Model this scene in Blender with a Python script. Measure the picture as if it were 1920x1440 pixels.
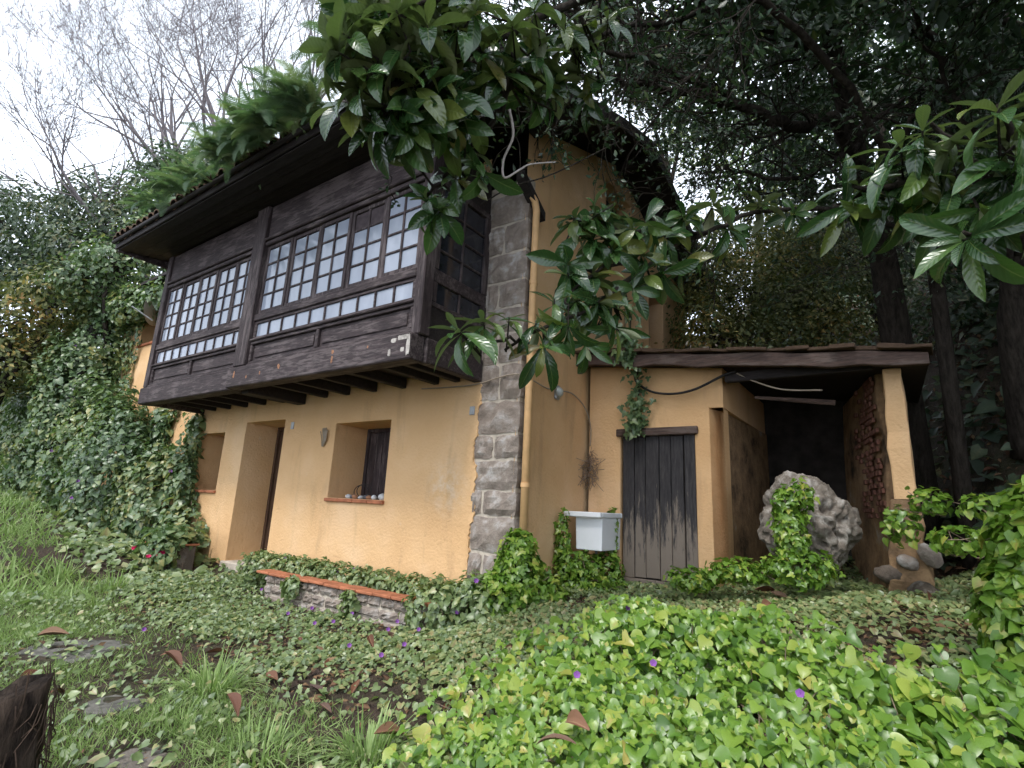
import bpy, math, random
import numpy as np
from mathutils import Vector, Matrix, noise as mnoise

for o in list(bpy.data.objects): bpy.data.objects.remove(o)
SC = bpy.context.scene
COL = SC.collection
R = math.radians

# ------------------------------------------------------------------ camera
PITCH, ROLL, FPX, EYE = R(12.85), R(2.8), 1000.0, 1.6
_f = np.array([0, math.cos(PITCH), math.sin(PITCH)])
_u0 = np.array([0, -math.sin(PITCH), math.cos(PITCH)]); _r0 = np.array([1.0, 0, 0])
CR = _r0*math.cos(ROLL) + _u0*math.sin(ROLL)
CU = _u0*math.cos(ROLL) - _r0*math.sin(ROLL)
CAM = np.array([0, 0, EYE])
cd = bpy.data.cameras.new('camera'); cam = bpy.data.objects.new('camera', cd); COL.objects.link(cam)
cam.matrix_world = Matrix(((CR[0], CU[0], -_f[0], 0), (CR[1], CU[1], -_f[1], 0), (CR[2], CU[2], -_f[2], EYE), (0, 0, 0, 1)))
cd.sensor_width = 36; cd.lens = FPX/1920*36; cd.clip_start = 0.05; cd.clip_end = 500
SC.camera = cam

# ------------------------------------------------------------------ sky, sun, exposure
SUN_AZ, SUN_EL = R(208), R(54)       # compass-like direction the light comes from (0 = +Y, clockwise)
W = bpy.data.worlds.new('World'); SC.world = W; W.use_nodes = True
nt = W.node_tree; nt.nodes.clear()
wo = nt.nodes.new('ShaderNodeOutputWorld'); bg = nt.nodes.new('ShaderNodeBackground')
sky = nt.nodes.new('ShaderNodeTexSky'); sky.sky_type = 'NISHITA'; sky.sun_disc = False
sky.sun_elevation = SUN_EL; sky.sun_rotation = SUN_AZ; sky.air_density = 1.0; sky.dust_density = 4.0
mix = nt.nodes.new('ShaderNodeMix'); mix.data_type = 'RGBA'
tc = nt.nodes.new('ShaderNodeTexCoord'); nz = nt.nodes.new('ShaderNodeTexNoise'); nz.inputs['Scale'].default_value = 1.6
nz.inputs['Detail'].default_value = 6
cr = nt.nodes.new('ShaderNodeMapRange'); cr.inputs[1].default_value = .25; cr.inputs[2].default_value = .6; cr.inputs[3].default_value = .8; cr.inputs[4].default_value = .97
nt.links.new(tc.outputs['Generated'], nz.inputs['Vector']); nt.links.new(nz.outputs[0], cr.inputs[0])
nt.links.new(cr.outputs[0], mix.inputs[0])
nt.links.new(sky.outputs[0], mix.inputs[6]); mix.inputs[7].default_value = (8.2, 9.0, 10.2, 1)   # overcast cloud cover
nt.links.new(mix.outputs[2], bg.inputs['Color']); bg.inputs['Strength'].default_value = 0.13
nt.links.new(bg.outputs[0], wo.inputs[0])
sd = bpy.data.lights.new('sun', 'SUN'); sun = bpy.data.objects.new('sun', sd); COL.objects.link(sun)
sd.energy = 1.5; sd.angle = R(14); sd.color = (1.0, .97, .92)
sv = Vector((math.sin(SUN_AZ)*math.cos(SUN_EL), math.cos(SUN_AZ)*math.cos(SUN_EL), math.sin(SUN_EL)))
sun.rotation_euler = sv.to_track_quat('Z', 'Y').to_euler()
SC.view_settings.view_transform = 'Standard'; SC.view_settings.look = 'None'
SC.view_settings.exposure = 0.86; SC.view_settings.gamma = 1
SC.view_settings.use_curve_mapping = False
SC.cycles.use_denoising = True; SC.cycles.use_adaptive_sampling = True; SC.cycles.adaptive_threshold = 0.03
SC.cycles.max_bounces = 6; SC.cycles.diffuse_bounces = 3; SC.cycles.glossy_bounces = 2
SC.cycles.transmission_bounces = 3; SC.cycles.transparent_max_bounces = 6
SC.cycles.caustics_reflective = False; SC.cycles.caustics_refractive = False

# ------------------------------------------------------------------ frames of reference
YA = R(54.6)
HU = np.array([-math.sin(YA), math.cos(YA), 0]); HV = np.array([math.cos(YA), math.sin(YA), 0])
Q = np.array([0.0912, 6.2447, 0.74])                    # near corner of the house at its foot
HROT = math.atan2(-HU[1], -HU[0])
def HW(u, w, z): return Q + HU*u + HV*w + np.array([0, 0, z])    # house coords -> world
def toH(x, y): d0, d1 = x-Q[0], y-Q[1]; return d0*HU[0]+d1*HU[1], d0*HV[0]+d1*HV[1]
def P(px, py, d):                                       # a spot in the place, d metres ahead of the viewer
    return CAM + (_f + CR*(px-960)/FPX + CU*(720-py)/FPX)*d

# ------------------------------------------------------------------ object helpers
def tag(o, label=None, cat=None, group=None, kind=None):
    if label: o['label'] = label
    if cat: o['category'] = cat
    if group: o['group'] = group
    if kind: o['kind'] = kind
    return o
def link(name, me, mat=None, parent=None, loc=None):
    o = bpy.data.objects.new(name, me); COL.objects.link(o)
    if mat is not None and me is not None and len(me.materials) == 0:
        for m in (mat if isinstance(mat, (list, tuple)) else [mat]): me.materials.append(m)
    if parent is not None: o.parent = parent
    if loc is not None: o.location = loc
    return o
def empty(name, loc=(0, 0, 0), rz=0):
    o = bpy.data.objects.new(name, None); COL.objects.link(o); o.location = loc; o.rotation_euler = (0, 0, rz)
    o.empty_display_size = .1
    return o

class MB:
    def __init__(s): s.v = []; s.f = []; s.m = []
    def add(s, vs, fs, m=0):
        b = len(s.v); s.v += [tuple(map(float, p)) for p in vs]; s.f += [tuple(b+i for i in f) for f in fs]; s.m += [m]*len(fs); return s
    def box(s, x0, x1, y0, y1, z0, z1, m=0, c=0.0):
        if x0 > x1: x0, x1 = x1, x0
        if y0 > y1: y0, y1 = y1, y0
        if z0 > z1: z0, z1 = z1, z0
        if c <= 0:
            vs = [(x, y, z) for z in (z0, z1) for y in (y0, y1) for x in (x0, x1)]
            fs = [(0, 2, 3, 1), (4, 5, 7, 6), (0, 1, 5, 4), (2, 6, 7, 3), (0, 4, 6, 2), (1, 3, 7, 5)]
            return s.add(vs, fs, m)
        c = min(c, (x1-x0)*.45, (y1-y0)*.45, (z1-z0)*.45)
        vs = []; idx = {}
        X, Y, Z = (x0, x1), (y0, y1), (z0, z1)
        for i in (0, 1):
            for j in (0, 1):
                for k in (0, 1):
                    sx, sy, sz = (c if i == 0 else -c), (c if j == 0 else -c), (c if k == 0 else -c)
                    for a in range(3):
                        p = [X[i]+sx, Y[j]+sy, Z[k]+sz]; p[a] = (X[i], Y[j], Z[k])[a]
                        idx[(i, j, k, a)] = len(vs); vs.append(tuple(p))
        def I(i, j, k, a): return idx[(i, j, k, a)]
        fs = []
        for i in (0, 1):
            f = [I(i, 0, 0, 0), I(i, 1, 0, 0), I(i, 1, 1, 0), I(i, 0, 1, 0)]; fs.append(f if i else f[::-1])
            f = [I(0, i, 0, 1), I(0, i, 1, 1), I(1, i, 1, 1), I(1, i, 0, 1)]; fs.append(f if i else f[::-1])
            f = [I(0, 0, i, 2), I(1, 0, i, 2), I(1, 1, i, 2), I(0, 1, i, 2)]; fs.append(f if i else f[::-1])
        for i in (0, 1):
            for j in (0, 1):
                for (a, b, mk) in ((0, 1, lambda t: (i, j, t)), (0, 2, lambda t: (i, t, j)), (1, 2, lambda t: (t, i, j))):
                    f = [I(*mk(0), a), I(*mk(1), a), I(*mk(1), b), I(*mk(0), b)]; fs.append(f)
                for k in (0, 1): fs.append([I(i, j, k, 0), I(i, j, k, 1), I(i, j, k, 2)])
        return s.add(vs, fs, m)
    def hb(s, u0, u1, w0, w1, z0, z1, m=0, c=0.0): return s.box(-u1, -u0, w0, w1, z0, z1, m, c)   # house coords
    def tube(s, pts, rad, n=6, m=0, cap=True):
        pts = [np.array(p, float) for p in pts]; k = len(pts)
        if not hasattr(rad, '__len__'): rad = [rad]*k
        b = len(s.v); prev = None
        for i, p in enumerate(pts):
            t = pts[min(i+1, k-1)] - pts[max(i-1, 0)]; t = t/(np.linalg.norm(t)+1e-9)
            if prev is None:
                a = np.array([0, 0, 1.0]) if abs(t[2]) < .9 else np.array([1.0, 0, 0])
                e = np.cross(t, a)
            else: e = prev - t*(prev@t)
            e = e/(np.linalg.norm(e)+1e-9); prev = e; g = np.cross(t, e)
            for j in range(n):
                q = 2*math.pi*j/n; s.v.append(tuple(p + rad[i]*(math.cos(q)*e + math.sin(q)*g)))
        for i in range(k-1):
            for j in range(n):
                s.f.append((b+i*n+j, b+i*n+(j+1) % n, b+(i+1)*n+(j+1) % n, b+(i+1)*n+j)); s.m.append(m)
        if cap:
            s.f.append(tuple(b+j for j in range(n))[::-1]); s.m.append(m)
            s.f.append(tuple(b+(k-1)*n+j for j in range(n))); s.m.append(m)
        return s
    def mesh(s, name, smooth=False):
        me = bpy.data.meshes.new(name); me.from_pydata(s.v, [], s.f)
        if any(s.m): me.polygons.foreach_set('material_index', s.m)
        if smooth: me.polygons.foreach_set('use_smooth', [True]*len(s.f))
        me.update(); return me
    def build(s, name, mat=None, parent=None, smooth=False): return link(name, s.mesh(name, smooth), mat, parent)

def np_mesh(name, V, T, v=None, smooth=False, uv=None):
    """triangles from numpy arrays; v is one value per point"""
    me = bpy.data.meshes.new(name); V = np.ascontiguousarray(V, np.float32); T = np.ascontiguousarray(T, np.int32)
    me.vertices.add(len(V)); me.vertices.foreach_set('co', V.ravel())
    me.loops.add(T.size); me.loops.foreach_set('vertex_index', T.ravel())
    me.polygons.add(len(T)); me.polygons.foreach_set('loop_start', np.arange(0, T.size, 3, dtype=np.int32))
    me.polygons.foreach_set('loop_total', np.full(len(T), 3, np.int32))
    if smooth: me.polygons.foreach_set('use_smooth', np.ones(len(T), bool))
    me.update(calc_edges=True)
    if v is not None:
        a = me.attributes.new('v', 'FLOAT', 'POINT'); a.data.foreach_set('value', np.ascontiguousarray(v, np.float32))
    if uv is not None:
        l = me.uv_layers.new(name='UVMap'); l.data.foreach_set('uv', np.ascontiguousarray(uv[T.ravel()], np.float32).ravel())
    return me

def unit(a): return a/(np.linalg.norm(a, axis=-1, keepdims=True)+1e-9)
def scatter(name, tmpl, Pn, Nn, Tn, Sn, vn):
    """many leaves as one mesh: tmpl (V, tris), positions, face normals, tip directions, sizes, colour value"""
    TV, TT = tmpl; N = len(Pn)
    Nn = unit(Nn); Tn = Tn - Nn*np.sum(Tn*Nn, 1, keepdims=True); Tn = unit(Tn); X = np.cross(Tn, Nn)
    V = (Pn[:, None, :] + Sn[:, None, None]*(TV[None, :, 0, None]*X[:, None, :] + TV[None, :, 1, None]*Tn[:, None, :] + TV[None, :, 2, None]*Nn[:, None, :])).reshape(-1, 3)
    T = (TT[None] + (np.arange(N)*len(TV))[:, None, None]).reshape(-1, 3)
    return np_mesh(name, V, T, np.clip(np.repeat(vn, len(TV))+np.tile(np.where(np.abs(TV[:, 0]) < .02, .16, -.04), N), 0, 1))

# leaf outlines: (points, triangles); y runs from stalk to tip
def _t(a): return np.array(a, float)
HEART = (_t([(0, 0, 0), (0, .5, .03), (0, 1, -.12), (-.3, -.16, .10), (-.5, .2, .17), (-.3, .62, .08), (.3, -.16, .12), (.5, .2, .20), (.3, .62, .10)]),
         np.array([(0, 3, 4), (0, 4, 1), (1, 4, 5), (1, 5, 2), (0, 7, 6), (0, 1, 7), (1, 8, 7), (1, 2, 8)]))
LOBED = (_t([(0, 0, 0), (0, .45, .04), (0, 1, -.12), (-.28, -.18, .10), (-.62, .22, .13), (-.24, .42, .11), (-.24, .66, .06), (.28, -.18, .10), (.62, .22, .18), (.24, .42, .12), (.24, .66, .08)]),
         np.array([(0, 3, 4), (0, 4, 5), (0, 5, 1), (1, 5, 6), (1, 6, 2), (0, 8, 7), (0, 9, 8), (0, 1, 9), (1, 10, 9), (1, 2, 10)]))
def outline(fn, n=22, cup=.34):
    V = [(0, .28, .02), (0, .62, .015)]; T_ = []
    for i in range(n):
        t = 2*math.pi*i/n; x_, y_ = fn(t); V.append((x_, y_, cup*abs(x_)-.16*max(0, y_-.3)**2+.012*math.sin(5*t)))
    for i in range(n):
        j = (i+1) % n; ym = .5*(V[2+i][1]+V[2+j][1]); T_.append(((0 if ym < .45 else 1), 2+j, 2+i))
    for i in range(n):
        j = (i+1) % n; yi, yj = .5*(V[2+(i-1) % n][1]+V[2+i][1]), .5*(V[2+i][1]+V[2+j][1])
        if (yi < .45) != (yj < .45): T_.append((0, 1, 2+i) if V[2+i][0] > 0 else (1, 0, 2+i))
    return (np.array(V, float), np.array(T_))
def _heart(t):
    s_, c_ = math.sin(t), math.cos(t); r_ = .46*(1+.10*math.cos(2*t)) ; y_ = .36-r_*c_*(1.0 if c_ > 0 else 1.32)
    return (.50*s_*(1-.42*max(0, -c_)**2)*1.02, y_+(.20*max(0, c_)**6))
def _lobe(t):
    s_, c_ = math.sin(t), math.cos(t); k = 1+.26*math.cos(3*(t-math.pi)); y_ = .34-.44*c_*(1.0 if c_ > 0 else 1.2)*k
    return (.52*s_*k*(1-.18*max(0, -c_)), y_+(.18*max(0, c_)**6))
HEARTS, LOBES = outline(_heart), outline(_lobe)
OVAL = (_t([(0, 0, 0), (-.24, .45, .05), (.24, .45, .05), (0, 1, -.1), (0, .5, -.02)]), np.array([(0, 1, 4), (1, 3, 4), (3, 2, 4), (2, 0, 4)]))
DIA = (_t([(0, 0, 0), (-.3, .45, .04), (.3, .45, .04), (0, 1, -.06)]), np.array([(0, 1, 3), (0, 3, 2)]))

# ------------------------------------------------------------------ materials
class N:
    def __init__(s, name, rough=.8, spec=.3):
        s.mat = bpy.data.materials.new(name); s.mat.use_nodes = True; s.t = s.mat.node_tree
        s.b = s.t.nodes['Principled BSDF']; s.b.inputs['Roughness'].default_value = rough; s.b.inputs['Specular IOR Level'].default_value = spec
        s.out = s.t.nodes['Material Output']
    def n(s, ty, **kw):
        n = s.t.nodes.new(ty)
        for k, v in kw.items():
            if k in n.inputs: s.set(n.inputs[k], v)
            else: setattr(n, k, v)
        return n
    def set(s, inp, v):
        if isinstance(v, bpy.types.NodeSocket): s.t.links.new(v, inp)
        else: inp.default_value = v
    def coord(s, scale=(1, 1, 1), kind='Object'):
        return s.n('ShaderNodeMapping', Vector=s.n('ShaderNodeTexCoord').outputs[kind], Scale=scale).outputs[0]
    def noise(s, vec, scale, detail=4, rough=.55): 
        return s.n('ShaderNodeTexNoise', Vector=vec, Scale=scale, Detail=detail, Roughness=rough).outputs[0]
    def ramp(s, fac, stops, interp='LINEAR'):
        r = s.n('ShaderNodeValToRGB'); r.color_ramp.interpolation = interp
        e = r.color_ramp.elements
        while len(e) < len(stops): e.new(.5)
        for i, (p, c) in enumerate(stops): e[i].position = p; e[i].color = (*c, 1) if len(c) == 3 else c
        s.t.links.new(fac, r.inputs[0]); return r.outputs[0]
    def mix(s, fac, a, b, mode='MIX'):
        m = s.n('ShaderNodeMix'); m.data_type = 'RGBA'; m.blend_type = mode
        for k, v in ((0, fac), (6, a), (7, b)):
            if isinstance(v, tuple) and len(v) == 3: v = (*v, 1)
            s.set(m.inputs[k], v)
        return m.outputs[2]
    def math(s, op, a, b=0.0):
        m = s.n('ShaderNodeMath'); m.operation = op; s.set(m.inputs[0], a); s.set(m.inputs[1], b); return m.outputs[0]
    def bump(s, h, strength=.5, dist=.01):
        b = s.n('ShaderNodeBump', Height=h, Strength=strength, Distance=dist); s.t.links.new(b.outputs[0], s.b.inputs['Normal']); return b
    def col(s, v): s.set(s.b.inputs['Base Color'], v if not (isinstance(v, tuple) and len(v) == 3) else (*v, 1))
    def rough(s, v): s.set(s.b.inputs['Roughness'], v)

BW = [(0, (0, 0, 0)), (1, (1, 1, 1))]
def m_stucco():
    k = N('ochre_stucco', .9, .15); c = k.coord()
    big = k.noise(c, .9, 5); fine = k.noise(c, 14, 4); 
    base = k.ramp(big, [(.3, (.62, .375, .185)), (.5, (.68, .43, .225)), (.7, (.73, .49, .285))])
    stain = k.ramp(k.noise(k.coord((1.6, 1.6, .35)), 1.7, 6, .65), [(.56, (0, 0, 0)), (.78, (1, 1, 1))])
    base = k.mix(k.math('MULTIPLY', stain, .5), base, (.34, .21, .12))
    spots = k.ramp(k.noise(c, 3.1, 8, .7), [(.66, (0, 0, 0)), (.74, (1, 1, 1))])
    base = k.mix(k.math('MULTIPLY', spots, .45), base, (.62, .55, .45))
    dv = k.n('ShaderNodeVectorMath', operation='DISTANCE'); k.set(dv.inputs[0], k.coord((1, .2, 1))); dv.inputs[1].default_value = (-1.05, 0, 1.05)   # chalky scuffed patch near the stone corner
    pat = k.math('MULTIPLY', k.ramp(dv.outputs['Value'], [(.05, (1, 1, 1)), (.42, (0, 0, 0))]), k.ramp(k.noise(c, 9, 8, .7), [(.42, (0, 0, 0)), (.62, (1, 1, 1))]))
    base = k.mix(k.math('MULTIPLY', pat, .6), base, (.72, .60, .46))
    k.col(base)
    v = k.n('ShaderNodeTexVoronoi', Vector=k.mix(.06, c, k.n('ShaderNodeTexNoise', Vector=c, Scale=9.0).outputs[1]), Scale=26.0).outputs[0]
    h = k.math('ADD', k.math('MULTIPLY', k.noise(c, 30, 5, .6), 1.0), k.math('MULTIPLY', v, .3))
    h = k.math('ADD', h, k.math('MULTIPLY', k.noise(c, 3, 3), 2.0))
    k.bump(h, .7, .013); return k.mat
def m_stone(name, a, b, c3, sc=5):
    k = N(name, .92, .2); c = k.coord(); oi = k.n('ShaderNodeObjectInfo').outputs['Random']
    n1 = k.noise(k.mix(1.0, c, k.n('ShaderNodeCombineXYZ', X=k.math('MULTIPLY', oi, 37.0)).outputs[0], 'ADD'), sc, 8, .65)
    base = k.ramp(n1, [(.3, a), (.5, b), (.68, c3)])
    base = k.mix(k.math('MULTIPLY', oi, .45), base, (.26, .205, .17))
    k.col(base); k.bump(k.math('ADD', k.noise(c, 22, 8, .7), k.math('MULTIPLY', k.noise(c, 5, 4), 1.5)), .9, .02); return k.mat
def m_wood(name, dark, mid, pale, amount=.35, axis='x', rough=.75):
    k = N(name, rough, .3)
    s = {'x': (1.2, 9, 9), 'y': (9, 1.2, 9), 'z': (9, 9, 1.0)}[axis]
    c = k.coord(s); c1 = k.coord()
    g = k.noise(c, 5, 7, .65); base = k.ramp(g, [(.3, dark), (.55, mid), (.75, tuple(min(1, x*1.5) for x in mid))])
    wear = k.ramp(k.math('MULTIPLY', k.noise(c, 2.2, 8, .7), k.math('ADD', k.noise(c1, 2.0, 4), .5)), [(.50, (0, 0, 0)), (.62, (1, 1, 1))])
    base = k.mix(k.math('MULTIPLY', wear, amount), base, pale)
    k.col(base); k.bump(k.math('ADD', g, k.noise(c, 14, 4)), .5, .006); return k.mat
def m_plain(name, col, rough=.6, spec=.4, var=.15, sc=6, metal=0, bump=0):
    k = N(name, rough, spec); c = k.coord(); n = k.noise(c, sc, 5)
    k.col(k.ramp(n, [(.3, tuple(x*(1-var) for x in col)), (.7, tuple(min(1, x*(1+var)) for x in col))])); k.b.inputs['Metallic'].default_value = metal
    if bump: k.bump(k.noise(c, sc*3, 5), .6, bump)
    return k.mat
def m_leaf(name, stops, rough=.45, spec=.4, trans=.3, obj=False, sides=False):
    k = N(name, rough, spec)
    f = k.n('ShaderNodeObjectInfo').outputs['Random'] if obj else k.n('ShaderNodeAttribute', attribute_name='v').outputs['Fac']
    base = k.ramp(f, stops)
    n = k.noise(k.coord(), 40, 2); base = k.mix(k.ramp(n, [(.35, (.0, .0, .0)), (.7, (.5, .5, .5))]), base, k.mix(1.0, base, (.6, .62, .55), 'MULTIPLY'))
    k.col(base)
    if trans:
        t = k.n('ShaderNodeBsdfTranslucent'); k.set(t.inputs['Color'], k.mix(1.0, base, (1.2, 1.4, .75), 'MULTIPLY'))
        m = k.n('ShaderNodeMixShader'); m.inputs[0].default_value = trans
        k.t.links.new(k.b.outputs[0], m.inputs[1]); k.t.links.new(t.outputs[0], m.inputs[2]); k.t.links.new(m.outputs[0], k.out.inputs[0])
    return k.mat
def m_loquat():
    k = N('loquat_leaf', .25, .7)
    uv = k.n('ShaderNodeUVMap').outputs[0]; sx = k.n('ShaderNodeSeparateXYZ', Vector=uv); x, y = sx.outputs[0], sx.outputs[1]
    oi = k.n('ShaderNodeObjectInfo').outputs['Random']; at = k.n('ShaderNodeAttribute', attribute_name='v').outputs['Fac']
    f = k.math('FRACT', k.math('ADD', oi, at))
    base = k.ramp(f, [(0, (.018, .048, .014)), (.45, (.030, .075, .020)), (.8, (.055, .115, .028)), (.95, (.12, .14, .03)), (1, (.14, .11, .035))])
    ax = k.math('ABSOLUTE', k.math('SUBTRACT', x, .5))
    mid = k.ramp(ax, [(.0, (1, 1, 1)), (.05, (0, 0, 0))])
    vein = k.math('SINE', k.math('MULTIPLY', k.math('SUBTRACT', y, k.math('MULTIPLY', ax, .30)), 62.0))
    base = k.mix(k.math('MULTIPLY', mid, .6), base, (.16, .20, .07))
    base = k.mix(k.math('MULTIPLY', k.math('MAXIMUM', k.math('SUBTRACT', vein, .7), 0.0), .45), base, (.10, .15, .05))
    bf = k.n('ShaderNodeNewGeometry').outputs['Backfacing']
    base = k.mix(k.math('MULTIPLY', bf, .75), base, (.13, .15, .07))
    k.col(base); k.bump(vein, .22, .003)
    k.rough(k.math('ADD', k.math('MULTIPLY', bf, .4), .24))
    t = k.n('ShaderNodeBsdfTranslucent'); k.set(t.inputs['Color'], k.mix(1.0, base, (1.1, 1.4, .75), 'MULTIPLY'))
    m = k.n('ShaderNodeMixShader'); m.inputs[0].default_value = .22
    k.t.links.new(k.b.outputs[0], m.inputs[1]); k.t.links.new(t.outputs[0], m.inputs[2]); k.t.links.new(m.outputs[0], k.out.inputs[0])
    return k.mat
def m_dead():
    k = N('dead_leaf', .6, .3); oi = k.n('ShaderNodeObjectInfo').outputs['Random']
    uv = k.n('ShaderNodeUVMap').outputs[0]; sx = k.n('ShaderNodeSeparateXYZ', Vector=uv)
    ax = k.math('ABSOLUTE', k.math('SUBTRACT', sx.outputs[0], .5))
    base = k.ramp(oi, [(0, (.11, .045, .025)), (.4, (.17, .075, .04)), (.7, (.24, .14, .085)), (1, (.07, .04, .03))])
    base = k.mix(k.ramp(ax, [(.0, (.6, .6, .6)), (.06, (0, 0, 0))]), base, (.33, .22, .13))
    k.col(base); k.bump(k.noise(k.coord(), 30, 4), .5, .005); return k.mat
def m_ground():
    k = N('damp_soil', .85, .3); c = k.coord()
    n = k.noise(c, 2.2, 8, .7); f = k.noise(c, 19, 8, .7)
    base = k.ramp(f, [(.28, (.018, .012, .009)), (.5, (.055, .036, .026)), (.68, (.10, .066, .045)), (.8, (.17, .11, .07))])
    moss = k.ramp(n, [(.45, (0, 0, 0)), (.62, (1, 1, 1))])
    base = k.mix(k.math('MULTIPLY', moss, .55), base, (.045, .06, .02))
    k.col(base); k.bump(k.math('ADD', f, k.noise(c, 60, 4)), 1.0, .03); return k.mat
def m_bark(name, a, b):
    k = N(name, .95, .1); c = k.coord((5, 5, 1.2)); n = k.noise(c, 4, 8, .7)
    k.col(k.ramp(n, [(.35, a), (.65, b)])); k.bump(n, 1.0, .03); return k.mat
def m_pane():
    k = N('curtained_glass', .07, .6); c = k.coord((1, 1, .4)); oi = k.n('ShaderNodeObjectInfo').outputs['Random']
    n = k.noise(c, 4, 5); base = k.ramp(n, [(.3, (.22, .245, .30)), (.7, (.31, .34, .40))])
    k.col(k.mix(k.math('MULTIPLY', oi, .35), base, (.20, .23, .30))); k.bump(k.noise(k.coord(), 3.0, 2), .25, .01); return k.mat
def m_doorwood():
    k = N('weathered_door_wood', .8, .25); c = k.coord((7, 7, .9)); c1 = k.coord()
    g = k.noise(c, 5, 8, .7); base = k.ramp(g, [(.3, (.018, .017, .019)), (.55, (.045, .041, .042)), (.75, (.085, .076, .074))])
    z = k.n('ShaderNodeSeparateXYZ', Vector=c1).outputs[2]
    low = k.math('SUBTRACT', 1.05, k.math('MULTIPLY', z, 1.05))          # bare timber where the paint has gone, mostly low down
    wear = k.ramp(k.math('ADD', k.math('MULTIPLY', k.noise(c, 2.4, 8, .7), 1.0), k.math('MULTIPLY', low, .29)), [(.545, (0, 0, 0)), (.66, (1, 1, 1))])
    base = k.mix(k.math('MULTIPLY', wear, .85), base, (.22, .18, .145))
    k.col(base); k.bump(g, .6, .006); return k.mat
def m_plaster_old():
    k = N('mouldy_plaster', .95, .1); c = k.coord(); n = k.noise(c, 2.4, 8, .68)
    k.col(k.ramp(n, [(.32, (.04, .034, .026)), (.46, (.22, .14, .08)), (.6, (.34, .22, .12)), (.72, (.40, .36, .30))])); k.bump(k.noise(c, 18, 6), .8, .02); return k.mat
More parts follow.
